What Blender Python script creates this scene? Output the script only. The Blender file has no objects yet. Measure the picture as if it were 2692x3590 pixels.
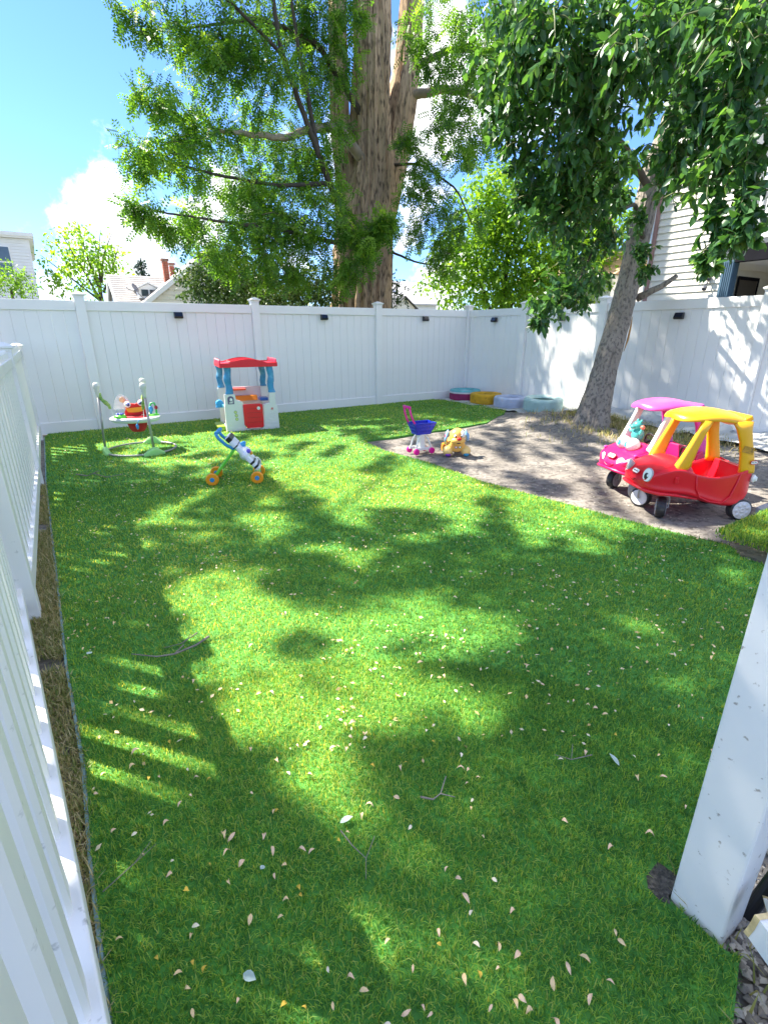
import bpy, bmesh, math, random
import numpy as np
from mathutils import Vector, Matrix, Euler

random.seed(7); rng = np.random.default_rng(7)
R = math.radians
scene = bpy.context.scene
COL = scene.collection

# ------------------------------------------------------------------ camera
cd = bpy.data.cameras.new('camera'); cam = bpy.data.objects.new('camera', cd); COL.objects.link(cam)
CAM = Vector((-7.8646, -8.7786, 1.4033))
yaw, pitch, roll = R(32.8215), R(-19.8443), R(-0.1766)
fwd = Vector((math.sin(yaw)*math.cos(pitch), math.cos(yaw)*math.cos(pitch), math.sin(pitch)))
rgt = Vector((math.cos(yaw), -math.sin(yaw), 0)); upv = rgt.cross(fwd)
r2 = rgt*math.cos(roll) + upv*math.sin(roll); u2 = -rgt*math.sin(roll) + upv*math.cos(roll)
cam.matrix_world = Matrix(((r2.x, u2.x, -fwd.x, CAM.x), (r2.y, u2.y, -fwd.y, CAM.y), (r2.z, u2.z, -fwd.z, CAM.z), (0, 0, 0, 1)))
cd.sensor_fit = 'VERTICAL'; cd.sensor_height = 24.0; cd.lens = 1750/3590*24.0
cd.clip_start = 0.02; cd.clip_end = 600
scene.camera = cam

# ------------------------------------------------------------------ light
EL = R(51.0); AZ = math.atan2(-0.62, 0.78)          # azimuth from +Y towards +X
SUN = Vector((math.sin(AZ)*math.cos(EL), math.cos(AZ)*math.cos(EL), math.sin(EL)))
ld = bpy.data.lights.new('sun', 'SUN'); ld.energy = 5.0; ld.angle = R(0.55); ld.color = (1.0, 0.94, 0.82)
lo = bpy.data.objects.new('sun', ld); COL.objects.link(lo)
lo.rotation_euler = SUN.to_track_quat('Z', 'Y').to_euler(); lo.location = (0, 0, 30)
scene.view_settings.view_transform = 'Standard'; scene.view_settings.look = 'None'
scene.view_settings.gamma = 1.0; scene.view_settings.use_curve_mapping = False
scene.view_settings.exposure = 1.80

W = bpy.data.worlds.new('World'); scene.world = W; W.use_nodes = True
nt = W.node_tree; nt.nodes.clear()
def N(t, **k):
    n = nt.nodes.new(t)
    for a, b in k.items(): setattr(n, a, b)
    return n
out = N('ShaderNodeOutputWorld'); bg = N('ShaderNodeBackground'); bg.inputs['Strength'].default_value = 0.118
sky = N('ShaderNodeTexSky', sky_type='NISHITA', sun_disc=False, sun_elevation=EL, sun_rotation=AZ, air_density=1.0, dust_density=0.15, ozone_density=3.0)
tc = N('ShaderNodeTexCoord')
def math_(op, a, b=None, clamp=False):
    m = N('ShaderNodeMath', operation=op, use_clamp=clamp)
    for i, v in enumerate((a, b)):
        if v is None: continue
        if isinstance(v, (int, float)): m.inputs[i].default_value = v
        else: nt.links.new(v, m.inputs[i])
    return m.outputs[0]
CLOUDS = [((0.075,0.975,0.185),.10),((0.055,0.98,0.155),.075),((0.14,0.972,0.165),.13),((0.19,0.965,0.15),.11),((0.10,0.985,0.10),.11),((0.19,0.975,0.10),.10),((0.26,0.95,0.17),.10),
          ((0.02,0.996,0.05),.09),((0.12,0.97,0.225),.045),((0.32,0.925,0.20),.10),((0.385,0.877,0.288),.065),((0.45,0.844,0.291),.05),((0.42,0.89,0.16),.12),((0.60,0.79,0.09),.14),((0.57,0.807,0.15),.07)]
nz = N('ShaderNodeTexNoise'); nz.inputs['Scale'].default_value = 8.5; nz.inputs['Detail'].default_value = 10; nz.inputs['Roughness'].default_value = 0.62
nt.links.new(tc.outputs['Generated'], nz.inputs['Vector'])
blob = None
for c, r in CLOUDS:
    d = N('ShaderNodeVectorMath', operation='DISTANCE'); nt.links.new(tc.outputs['Generated'], d.inputs[0]); d.inputs[1].default_value = Vector(c).normalized()
    v = math_('SUBTRACT', 1.0, math_('DIVIDE', d.outputs['Value'], r*.90))
    blob = v if blob is None else math_('MAXIMUM', blob, v)
sep = N('ShaderNodeSeparateXYZ'); nt.links.new(tc.outputs['Generated'], sep.inputs[0])
nz2 = N('ShaderNodeTexNoise'); nz2.inputs['Scale'].default_value = 2.3; nz2.inputs['Detail'].default_value = 4
mp = N('ShaderNodeMapping'); mp.inputs['Scale'].default_value = (1, 1, 2.5); mp.inputs['Location'].default_value = (4.3, 1.7, 2.9); nt.links.new(tc.outputs['Generated'], mp.inputs[0]); nt.links.new(mp.outputs[0], nz2.inputs['Vector'])
gen = math_('MULTIPLY', math_('SUBTRACT', nz2.outputs[0], 0.445), 7.0)      # loose clouds over the unseen sky, cover raised to add white fill light
clr = N('ShaderNodeVectorMath', operation='DISTANCE'); nt.links.new(tc.outputs['Generated'], clr.inputs[0]); clr.inputs[1].default_value = Vector((-.02, .92, .39))
gen = math_('SUBTRACT', gen, math_('MULTIPLY', math_('MAXIMUM', math_('SUBTRACT', 0.62, clr.outputs['Value']), 0.0), 9.0))   # open blue gap to the north
blob = math_('MAXIMUM', math_('MAXIMUM', blob, -1.8), gen)
dens = math_('ADD', math_('SUBTRACT', math_('MULTIPLY', blob, 1.5), .55), math_('MULTIPLY', math_('SUBTRACT', nz.outputs[0], 0.5), 6.0))
mr = N('ShaderNodeMapRange', interpolation_type='SMOOTHSTEP'); nt.links.new(dens, mr.inputs[0]); mr.inputs[1].default_value = 0.0; mr.inputs[2].default_value = 0.9
mx = N('ShaderNodeMix', data_type='RGBA'); nt.links.new(mr.outputs[0], mx.inputs[0]); tint = N('ShaderNodeVectorMath', operation='MULTIPLY'); tint.inputs[1].default_value = (.44, .59, .86); nt.links.new(sky.outputs[0], tint.inputs[0]); nt.links.new(tint.outputs[0], mx.inputs[6])
nz3 = N('ShaderNodeTexNoise'); nz3.inputs['Scale'].default_value = 12; nz3.inputs['Detail'].default_value = 6; nt.links.new(tc.outputs['Generated'], nz3.inputs['Vector'])
cr = N('ShaderNodeValToRGB'); cr.color_ramp.elements[0].position = .35; cr.color_ramp.elements[0].color = (.70, .76, .84, 1); cr.color_ramp.elements[1].position = .6; cr.color_ramp.elements[1].color = (1, 1, 1, 1)
nt.links.new(nz3.outputs[0], cr.inputs[0]); csc = N('ShaderNodeVectorMath', operation='SCALE'); csc.inputs['Scale'].default_value = 5.4
nt.links.new(cr.outputs[0], csc.inputs[0]); nt.links.new(csc.outputs[0], mx.inputs[7])
nt.links.new(mx.outputs[2], bg.inputs['Color']); nt.links.new(bg.outputs[0], out.inputs[0])
scene.cycles.max_bounces = 8; scene.cycles.transparent_max_bounces = 8

# ------------------------------------------------------------------ materials
def mat(name, col, rough=0.5, var=0.08, scale=6.0, bump=0.0, bscale=None, metallic=0.0, spec=0.5, coat=0.0, col2=None, c2s=None, c2lo=0.5, c2hi=0.6, alpha=1.0, stretch=(1,1,1), trans=0.0, transcol=None):
    m = bpy.data.materials.new(name); m.use_nodes = True; t = m.node_tree; ns, L = t.nodes, t.links
    p = ns['Principled BSDF']; co = ns.new('ShaderNodeTexCoord'); mpn = ns.new('ShaderNodeMapping'); mpn.inputs['Scale'].default_value = stretch
    L.new(co.outputs['Object'], mpn.inputs[0])
    n = ns.new('ShaderNodeTexNoise'); n.inputs['Scale'].default_value = scale; n.inputs['Detail'].default_value = 6; L.new(mpn.outputs[0], n.inputs['Vector'])
    r = ns.new('ShaderNodeMapRange'); L.new(n.outputs[0], r.inputs[0]); r.inputs[1].default_value = .3; r.inputs[2].default_value = .7
    a = ns.new('ShaderNodeMix'); a.data_type = 'RGBA'; L.new(r.outputs[0], a.inputs[0])
    a.inputs[6].default_value = (*[c*(1-var) for c in col], 1); a.inputs[7].default_value = (*[min(1, c*(1+var)) for c in col], 1)
    last = a.outputs[2]
    if col2:
        n2 = ns.new('ShaderNodeTexNoise'); n2.inputs['Scale'].default_value = c2s or scale*3; n2.inputs['Detail'].default_value = 8; L.new(mpn.outputs[0], n2.inputs['Vector'])
        r2_ = ns.new('ShaderNodeMapRange'); L.new(n2.outputs[0], r2_.inputs[0]); r2_.inputs[1].default_value = c2lo; r2_.inputs[2].default_value = c2hi
        b = ns.new('ShaderNodeMix'); b.data_type = 'RGBA'; L.new(r2_.outputs[0], b.inputs[0]); L.new(last, b.inputs[6]); b.inputs[7].default_value = (*col2, 1); last = b.outputs[2]
    L.new(last, p.inputs['Base Color'])
    p.inputs['Roughness'].default_value = rough; p.inputs['Metallic'].default_value = metallic; p.inputs['Specular IOR Level'].default_value = spec
    p.inputs['Coat Weight'].default_value = coat; p.inputs['Alpha'].default_value = alpha
    if bump:
        bn = ns.new('ShaderNodeTexNoise'); bn.inputs['Scale'].default_value = bscale or scale*8; bn.inputs['Detail'].default_value = 8; L.new(mpn.outputs[0], bn.inputs['Vector'])
        bp = ns.new('ShaderNodeBump'); bp.inputs['Strength'].default_value = bump; bp.inputs['Distance'].default_value = .01; L.new(bn.outputs[0], bp.inputs['Height']); L.new(bp.outputs[0], p.inputs['Normal'])
    if trans:
        tr = ns.new('ShaderNodeBsdfTranslucent'); tr.inputs[0].default_value = (*(transcol or col), 1)
        ms = ns.new('ShaderNodeMixShader'); ms.inputs[0].default_value = trans; L.new(p.outputs[0], ms.inputs[1]); L.new(tr.outputs[0], ms.inputs[2])
        L.new(ms.outputs[0], ns['Material Output'].inputs[0])
    return m

def leafmat(name, stops, rough=0.45, trans=0.4, tboost=1.6, spec=0.4, tr_r=1.15):
    """colour comes from a per-leaf value stored on the mesh (its own tint), plus light passing through"""
    m = bpy.data.materials.new(name); m.use_nodes = True; t = m.node_tree; ns, L = t.nodes, t.links
    p = ns['Principled BSDF']; at = ns.new('ShaderNodeAttribute'); at.attribute_name = 'tint'
    cr = ns.new('ShaderNodeValToRGB'); el = cr.color_ramp.elements
    while len(el) < len(stops): el.new(0.5)
    for i, (pos, c) in enumerate(stops): el[i].position = pos; el[i].color = (*c, 1)
    L.new(at.outputs['Fac'], cr.inputs[0]); L.new(cr.outputs[0], p.inputs['Base Color'])
    p.inputs['Roughness'].default_value = rough; p.inputs['Specular IOR Level'].default_value = spec
    if trans:
        tr = ns.new('ShaderNodeBsdfTranslucent'); sc = ns.new('ShaderNodeVectorMath'); sc.operation = 'MULTIPLY'; sc.inputs[1].default_value = (tboost*tr_r, tboost, tboost*0.4)
        L.new(cr.outputs[0], sc.inputs[0]); L.new(sc.outputs[0], tr.inputs[0])
        ms = ns.new('ShaderNodeMixShader'); ms.inputs[0].default_value = trans; L.new(p.outputs[0], ms.inputs[1]); L.new(tr.outputs[0], ms.inputs[2])
        L.new(ms.outputs[0], ns['Material Output'].inputs[0])
    return m

VINYL = mat('white vinyl', (.82,.81,.785), .42, .02, 3, .04, 60, col2=(.55,.56,.55), c2s=45, c2lo=.70, c2hi=.78)
VINYL2 = mat('weathered white vinyl', (.82,.81,.785), .45, .04, 3, .05, 60, col2=(.42,.42,.40), c2s=30, c2lo=.66, c2hi=.76)
BLACK = mat('black plastic', (.012,.013,.016), .35, .2)
METAL = mat('grey metal tube', (.42,.42,.42), .35, .05, metallic=.7)
WHITEP = mat('white plastic', (.78,.78,.76), .35, .03)

# ------------------------------------------------------------------ mesh helpers
class MB:
    def __init__(s): s.v = []; s.f = []
    def add(s, v, f):
        o = len(s.v); s.v += [tuple(x) for x in v]; s.f += [tuple(i+o for i in q) for q in f]; return s
    def box(s, c, d, rot=None):
        v = [Vector((x*d[0]/2, y*d[1]/2, z*d[2]/2)) for x in (-1,1) for y in (-1,1) for z in (-1,1)]
        if rot is not None:
            M = rot if isinstance(rot, Matrix) else Euler(rot).to_matrix(); v = [M @ p for p in v]
        v = [p + Vector(c) for p in v]
        return s.add(v, [(0,1,3,2),(4,6,7,5),(0,4,5,1),(2,3,7,6),(0,2,6,4),(1,5,7,3)])
    def b(s, x0, x1, y0, y1, z0, z1): return s.box(((x0+x1)/2,(y0+y1)/2,(z0+z1)/2), (abs(x1-x0),abs(y1-y0),abs(z1-z0)))
    def loft(s, rings, cap=True, closed=True):
        n = len(rings[0]); o = len(s.v)
        for r in rings: s.v += [tuple(p) for p in r]
        for i in range(len(rings)-1):
            for j in range(n if closed else n-1):
                a = o+i*n+j; b = o+i*n+(j+1) % n; s.f.append((a, b, b+n, a+n))
        if cap and closed:
            s.f.append(tuple(o+j for j in reversed(range(n)))); s.f.append(tuple(o+(len(rings)-1)*n+j for j in range(n)))
        return s
    def tube(s, pts, rad, n=8, cap=True, closed=False):
        pts = [Vector(p) for p in pts]; m = len(pts)
        rad = rad if isinstance(rad, (list, tuple)) else [rad]*m
        up = Vector((0,0,1)); rings = []; prev = None
        for i, p in enumerate(pts):
            a = pts[(i-1) % m] if (closed or i) else p; b = pts[(i+1) % m] if (closed or i < m-1) else p
            t = (b-a).normalized()
            if prev is None:
                q = t.cross(up if abs(t.z) < .95 else Vector((1,0,0))).normalized()
            else:
                q = (prev - t*prev.dot(t)).normalized()
            prev = q; w = t.cross(q)
            rings.append([p + (q*math.cos(2*math.pi*k/n) + w*math.sin(2*math.pi*k/n))*rad[i] for k in range(n)])
        if closed: rings.append(rings[0]); cap = False
        return s.loft(rings, cap)
    def sphere(s, c, r, nu=14, nv=9, rot=None):
        r = (r,r,r) if isinstance(r, (int,float)) else r; c = Vector(c); rings = []
        M = Euler(rot).to_matrix() if rot is not None else Matrix.Identity(3)
        for i in range(1, nv):
            a = math.pi*i/nv
            rings.append([c + M @ Vector((r[0]*math.sin(a)*math.cos(2*math.pi*k/nu), r[1]*math.sin(a)*math.sin(2*math.pi*k/nu), -r[2]*math.cos(a))) for k in range(nu)])
        o = len(s.v); s.loft(rings, cap=False)
        b = len(s.v); s.v += [tuple(c + M @ Vector((0,0,-r[2]))), tuple(c + M @ Vector((0,0,r[2])))]
        for k in range(nu):
            s.f.append((b, o+(k+1) % nu, o+k)); s.f.append((b+1, o+(nv-2)*nu+k, o+(nv-2)*nu+(k+1) % nu))
        return s
    def lathe(s, prof, c=(0,0,0), axis='Z', n=24, rot=None):
        """prof: list of (radius, height)"""
        M = Euler(rot).to_matrix() if rot is not None else {'Z': Matrix.Identity(3), 'X': Euler((0,R(90),0)).to_matrix(), 'Y': Euler((R(-90),0,0)).to_matrix()}[axis]
        c = Vector(c)
        rings = [[c + M @ Vector((max(r,1e-5)*math.cos(2*math.pi*k/n), max(r,1e-5)*math.sin(2*math.pi*k/n), h)) for k in range(n)] for r, h in prof]
        return s.loft(rings)
    def prism(s, poly, h0, h1, plane='XY'):
        f = {'XY': lambda a,b,h: (a,b,h), 'XZ': lambda a,b,h: (a,h,b), 'YZ': lambda a,b,h: (h,a,b)}[plane]
        return s.loft([[f(a,b,h0) for a,b in poly], [f(a,b,h1) for a,b in poly]])
    def build(s, name, m, parent=None, smooth=False, bevel=0, sub=0, loc=None, label=None):
        me = bpy.data.meshes.new(name); me.from_pydata(s.v, [], s.f); me.update()
        bm = bmesh.new(); bm.from_mesh(me); bmesh.ops.recalc_face_normals(bm, faces=bm.faces); bm.to_mesh(me); bm.free()
        me.materials.append(m); o = bpy.data.objects.new(name, me); COL.objects.link(o)
        if parent: o.parent = parent
        if loc: o.location = loc
        if smooth: me.shade_smooth()
        if bevel:
            md = o.modifiers.new('bevel', 'BEVEL'); md.width = bevel; md.segments = 2; md.limit_method = 'ANGLE'; md.angle_limit = R(40)
        if sub:
            md = o.modifiers.new('sub', 'SUBSURF'); md.levels = sub; md.render_levels = sub
        if label: o['label'] = label
        return o
def tag(o, label=None, cat=None, group=None, kind=None):
    if label: o['label'] = label
    if cat: o['category'] = cat
    if group: o['group'] = group
    if kind: o['kind'] = kind
    return o
def thing(name, loc, rz, label, cat, group=None, rot=None):
    o = bpy.data.objects.new(name, None); COL.objects.link(o); o.empty_display_size = .1
    o.location = loc; o.rotation_euler = rot or (0, 0, rz)
    return tag(o, label, cat, group)
def npmesh(name, v, f, m, parent=None, tint=None, smooth=False, k=None):
    """fast mesh from numpy: v (n,3), f (m,k)"""
    me = bpy.data.meshes.new(name); k = f.shape[1]
    me.vertices.add(len(v)); me.vertices.foreach_set('co', np.ascontiguousarray(v, np.float32).ravel())
    me.loops.add(f.size); me.loops.foreach_set('vertex_index', np.ascontiguousarray(f, np.int32).ravel())
    me.polygons.add(len(f)); me.polygons.foreach_set('loop_start', np.arange(0, f.size, k, dtype=np.int32)); me.polygons.foreach_set('loop_total', np.full(len(f), k, np.int32))
    me.update(); me.validate()
    if tint is not None:
        a = me.attributes.new('tint', 'FLOAT', 'POINT'); a.data.foreach_set('value', np.ascontiguousarray(tint, np.float32))
    me.materials.append(m); o = bpy.data.objects.new(name, me); COL.objects.link(o)
    if smooth: me.shade_smooth()
    if parent: o.parent = parent
    return o
def inpoly(x, y, poly):
    x = np.asarray(x); y = np.asarray(y); ins = np.zeros(x.shape, bool); n = len(poly); j = n-1
    for i in range(n):
        xi, yi = poly[i]; xj, yj = poly[j]
        c = ((yi > y) != (yj > y)) & (x < (xj-xi)*(y-yi)/((yj-yi) or 1e-12)+xi); ins ^= c; j = i
    return ins
_T = rng.random((64,64,64))
def vnoise(p):
    p = np.asarray(p, float); i = np.floor(p).astype(int); f = p-i; f = f*f*(3-2*f); r = 0
    for a in (0,1):
        for b in (0,1):
            for c in (0,1):
                w = (f[...,0] if a else 1-f[...,0])*(f[...,1] if b else 1-f[...,1])*(f[...,2] if c else 1-f[...,2])
                r = r + w*_T[(i[...,0]+a) & 63, (i[...,1]+b) & 63, (i[...,2]+c) & 63]
    return r
def norm(a): return a/np.maximum(np.linalg.norm(a, axis=-1, keepdims=True), 1e-9)
# ------------------------------------------------------------------ ground, dirt yard, turf
TURF = [(-7.98,-9.6),(-8.01,-7.92),(-8.02,-7.48),(-8.01,-7.12),(-8.04,-6.45),(-8.05,-5.63),(-8.07,-4.17),(-8.09,-3.01),(-8.09,-.3),(-8.05,-.026),
        (-2.5,-.026),(-.95,-.03),(-.72,-.5),(-.72,-1.5),(-.66,-1.95),(-1.15,-2.35),(-1.63,-2.62),(-2.08,-2.87),(-3.02,-2.97),(-4.47,-3.01),(-4.54,-3.64),(-4.46,-4.39),
        (-4.48,-5.37),(-4.35,-6.35),(-4.27,-6.91),(-4.21,-7.21),(-4.16,-7.42),(-4.3,-7.55),(-4.3,-8.42),(-6.60,-8.42),(-6.77,-8.42),(-6.77,-8.575),(-6.755,-8.60),(-6.93,-8.66),(-7.0,-9.6)]
NOTCH = [(-6.80,-8.39),(-6.76,-8.37),(-6.70,-8.36),(-6.70,-8.45),(-6.79,-8.455)]
GRASSB = mat('turf backing', (.07,.24,.035), .9, .3, 20)
EARTH = mat('ground earth', (.12,.10,.06), .95, .3, 1.5, .4, 30, col2=(.06,.09,.02), c2s=2.0, c2lo=.45, c2hi=.6)
DIRT = mat('compacted dirt', (.215,.192,.168), .95, .25, 2.2, 1.0, 60, col2=(.10,.088,.075), c2s=18, c2lo=.47, c2hi=.66)

g = MB(); g.add([(-250,-250,-.03),(250,-250,-.03),(250,250,-.03),(-250,250,-.03)], [(0,1,2,3)])
tag(g.build('ground', EARTH), kind='structure')

def dirt_h(x, y):
    h = (vnoise(np.stack([x*1.3, y*1.3, x*0+3], -1))-.5)*.03 + (vnoise(np.stack([x*6, y*6, x*0+9], -1))-.5)*.012
    for cx, cy, rx, ry, a in ((-1.15,-3.0,.55,.5,.10), (-.75,-3.6,.7,.55,.10), (-1.0,-4.1,.6,.6,.09), (-.3,-4.6,.5,1.6,.03)):
        h = h + a*np.exp(-((x-cx)/rx)**2-((y-cy)/ry)**2)
    h = h + .05*np.exp(-((x+1.0)**2+(y+3.2)**2)/.7)*(vnoise(np.stack([x*9, y*9, x*0], -1))-.4)
    return h - .012
xs = np.arange(-8.6, .6, .05); ys = np.arange(-10, .1, .05); X, Y = np.meshgrid(xs, ys, indexing='ij')
Z = dirt_h(X, Y); ins = inpoly(X, Y, TURF); Z = np.where(ins, np.minimum(Z, -.012), Z)
Z = np.where(Y < -8.3, Z-.004, Z)
v = np.stack([X, Y, Z], -1).reshape(-1, 3); nx, ny = X.shape
I = np.arange(nx*ny).reshape(nx, ny); f = np.stack([I[:-1,:-1], I[1:,:-1], I[1:,1:], I[:-1,1:]], -1).reshape(-1, 4)
tag(npmesh('dirt_yard', v, f, DIRT, smooth=True), kind='structure')

t = MB(); n = len(TURF); t.v = [(x, y, .014) for x, y in TURF] + [(x, y, -.02) for x, y in TURF]
t.f = [tuple(range(n))] + [(i, (i+1) % n, (i+1) % n+n, i+n) for i in range(n)]
tag(t.build('turf_mat', GRASSB), kind='structure')
edge = MB()      # pale fabric edge of the mat along the left side
edge.tube([(x+random.uniform(-.004,.004)-.004, y, .004) for x, y in TURF[0:9]], .009, 5)
tag(edge.build('turf_edge_binding', mat('turf binding', (.25,.36,.36), .8, .3, 20)), kind='structure')

STEP = (-4.30, -3.2, -9.4, -7.56, .13)         # raised turf step: x0,x1,y0,y1,height
def seg_d(x, y, a, b):
    ax, ay = a; bx, by = b; L2 = (bx-ax)**2+(by-ay)**2; tt = np.clip(((x-ax)*(bx-ax)+(y-ay)*(by-ay))/L2, 0, 1)
    return np.hypot(x-ax-tt*(bx-ax), y-ay-tt*(by-ay))
def blades(x, y, z, length, width, rs, lean=.9, k=3):
    """curved blade strips: k=3 -> five vertices/three faces as tris"""
    m = len(x); a = rs.random(m)*2*np.pi; dx, dy = np.cos(a), np.sin(a); l = length*(.6+.7*rs.random(m)); w = width*(.7+.6*rs.random(m)); ln = lean*rs.random(m)
    px, py = -dy, dx
    def pt(tt, side):
        h = l*(tt*np.cos(ln*tt*.9)); o = l*tt*np.sin(ln*tt*1.15)+0*l
        ww = w*side*(1-tt**2)
        return np.stack([x+dx*o+px*ww, y+dy*o+py*ww, z+h], -1)
    if k == 3:
        P = [pt(0,-.5), pt(0,.5), pt(.55,-.5), pt(.55,.5), pt(1,0)]
        F = np.array([(0,1,3),(0,3,2),(2,3,4)])
    else:
        P = [pt(0,-.5), pt(0,.5), pt(1,0)]; F = np.array([(0,1,2)])
    V = np.stack(P, 1); q = V.shape[1]
    f = (F[None]+np.arange(m)[:,None,None]*q).reshape(-1, 3)
    return V.reshape(-1, 3), f, q
def scatter(poly, rs, dens, box=None):
    xs_, ys_ = zip(*poly); x0, x1, y0, y1 = box or (min(xs_), max(xs_), min(ys_), max(ys_))
    m = int((x1-x0)*(y1-y0)*dens); x = rs.uniform(x0, x1, m); y = rs.uniform(y0, y1, m); k = inpoly(x, y, poly); return x[k], y[k]
TURFLEAF = leafmat('turf blades', [(0,(.032,.145,.030)),(.4,(.122,.345,.055)),(.75,(.28,.50,.09)),(1,(.50,.61,.22))], rough=.5, trans=.5, tboost=1.75, spec=.35, tr_r=2.0)
Vs, Fs, Ts = [], [], []; off = 0
def push(V, F, q, tint):
    global off
    Vs.append(V); Fs.append(F+off); Ts.append(np.repeat(tint, q)); off += len(V)
rs = np.random.default_rng(11)
MARK = [(-6.78,-4.35),(-6.75,-4.75),(-6.62,-5.0),(-6.40,-5.13),(-6.20,-5.15),(-5.95,-5.02),(-5.86,-4.75),(-6.0,-4.45)]   # old pressed-in outline in the pile
for d0, d1, dens, le, wi, k in ((0,2.35,42000,.022,.0026,3),(2.35,3.4,16000,.022,.0036,3),(3.4,5.5,7500,.024,.0056,3),(5.5,14,3300,.027,.0095,1)):
    R0 = min(d1, 13); x, y = scatter(TURF, rs, dens, (max(-8.2, CAM.x-R0), min(-.3, CAM.x+R0), max(-9.2, CAM.y-R0), min(0, CAM.y+R0)))
    d = np.sqrt((x-CAM.x)**2+(y-CAM.y)**2+CAM.z**2); keep = (d >= d0) & (d < d1) & ~inpoly(x, y, NOTCH)
    keep &= seg_d(x, y, (-4.55,-1.2), (-4.5,-2.9)) > .02
    x, y = x[keep], y[keep]
    V, F, q = blades(x, y, np.full(len(x), .012), le, wi, rs, lean=1.6, k=k)
    lowf = vnoise(np.stack([x*1.1, y*1.1, x*0+2], -1))
    mark = np.minimum.reduce([seg_d(x, y, a_, b_) for a_, b_ in zip(MARK[:-1], MARK[1:])]); worn = np.exp(-(mark/.03)**2)*.22
    tint = np.clip(rs.random(len(x))**1.2*.85 + (lowf-.5)*.35 + worn, 0, 1); push(V, F, q, tint)
tag(npmesh('grass', np.concatenate(Vs), np.concatenate(Fs), TURFLEAF, tint=np.concatenate(Ts)), 'short green artificial turf blades covering the play yard', 'grass', kind='stuff')

# raised step: slab behind, turf cover in front
st = thing('turf_step', (-3.75,-8.4,0), 0, 'low concrete step whose front is wrapped in green turf at the right edge', 'step')
CONC = mat('concrete', (.34,.35,.36), .9, .12, 6, .35, 80, col2=(.22,.22,.22), c2s=50, c2lo=.6, c2hi=.75)
def rprof(x0, x1, h, r=.035, n=5): # rounded edge profile in x
    return [(x0, 0)] + [(x0+r-r*math.cos(a), h-r+r*math.sin(a)) for a in [math.pi/2*i/n for i in range(n+1)]] + [(x1, h), (x1, 0)]
c = MB(); c.prism([(a+3.75, b) for a, b in rprof(STEP[0]+.02, STEP[1], STEP[4]-.01)], -1.0, .62, 'XZ'); c.build('turf_base', GRASSB, st)
c = MB(); c.prism([(-.02,.665),(1.6,.665),(1.6,1.15),(.35,1.15)], -.02, .10); c.build('slab', CONC, st, bevel=.006)
m = 26000; x = rs.uniform(STEP[0], STEP[0]+1.0, m); y = rs.uniform(-8.5, STEP[3]-.0+.2, m); k_ = y < -7.78; 
y = np.where(y > -7.78, y, y); z = np.full(m, STEP[4]); near = x < STEP[0]+.05; z = np.where(near, STEP[4]-.03*((STEP[0]+.05-x)/.05)**2, z)
V1, F1, q1 = blades(x+3.75, y+8.4, z-.01, .032, .007, rs, lean=1.2)
m2 = 9000; y2 = rs.uniform(-8.5, -7.78, m2); z2 = rs.uniform(0, STEP[4], m2)
V2, F2, q2 = blades(z2*0, y2+8.4, z2*0, .032, .007, rs, lean=1.2)      # blades growing sideways out of the front face
V2 = np.stack([STEP[0]+.02+3.75-V2[:,2], V2[:,1], V2[:,0]+np.repeat(z2, q2)], -1)
y3 = None
tag(npmesh('turf_cover', np.concatenate([V1, V2]), np.concatenate([F1, F2+len(V1)]), TURFLEAF, st, tint=np.concatenate([np.repeat(rs.random(m)*.85, q1), np.repeat(rs.random(m2)*.85, q2)])), kind='stuff')

bp = MB(); bp.add([(-6.79,-8.395,.0165),(-6.765,-8.375,.0165),(-6.70,-8.37,.0165),(-6.69,-8.435,.0165),(-6.765,-8.435,.0165),(-6.78,-8.45,.0165),(-6.795,-8.43,.0165)], [tuple(range(7))])
tag(bp.build('bare_patch', mat('dark soil', (.10,.088,.07), .95, .5, 90, 1.0, 120, col2=(.04,.036,.03), c2s=110, c2lo=.45, c2hi=.62)), kind='structure')
# gravel over the dirt, dry grass on the left strip, weeds by the tree
PEB = leafmat('pebbles', [(0,(.11,.10,.09)),(.5,(.27,.24,.20)),(1,(.55,.50,.42))], rough=.9, trans=0)
def pebbles(x, y, z, r, rs):
    m = len(x); base = np.array([(1,0,0),(-.5,.87,0),(-.5,-.87,0),(.1,0,.75),(.5,.5,.35),(-.5,.1,.4)])
    a = rs.random(m)*6.28; s = r*(.5+rs.random(m)); ca, sa = np.cos(a), np.sin(a)
    bx = base[None,:,0]*(1+.5*rs.random((m,1))); V = np.stack([x[:,None]+s[:,None]*(bx*ca[:,None]-base[None,:,1]*sa[:,None]), y[:,None]+s[:,None]*(bx*sa[:,None]+base[None,:,1]*ca[:,None]), z[:,None]+s[:,None]*base[None,:,2]-.001], -1)
    F = np.array([(0,4,3),(0,1,4),(1,5,4),(4,5,3),(1,2,5),(2,3,5),(2,0,3)])
    return V.reshape(-1,3), (F[None]+np.arange(m)[:,None,None]*6).reshape(-1,3), 6
x = rs.uniform(-4.6, -.1, 9000); y = rs.uniform(-8.0, -2.3, 9000); k_ = ~inpoly(x, y, TURF); x, y = x[k_], y[k_]
V, F, q = pebbles(x, y, dirt_h(x, y), .006, rs)
x2 = rs.uniform(-7.2, -6.2, 5200); y2 = rs.uniform(-9.2, -8.45, 5200); k_ = ~inpoly(x2, y2, TURF); x2, y2 = x2[k_], y2[k_]
Vb, Fb, _ = pebbles(x2, y2, x2*0-.014, .010, rs)
tag(npmesh('gravel', np.concatenate([V, Vb]), np.concatenate([F, Fb+len(V)]), PEB, tint=np.repeat(rs.random(len(x)+len(x2)), 6)), 'small pale gravel and wood chips scattered on the bare dirt', 'gravel', kind='stuff')
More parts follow.
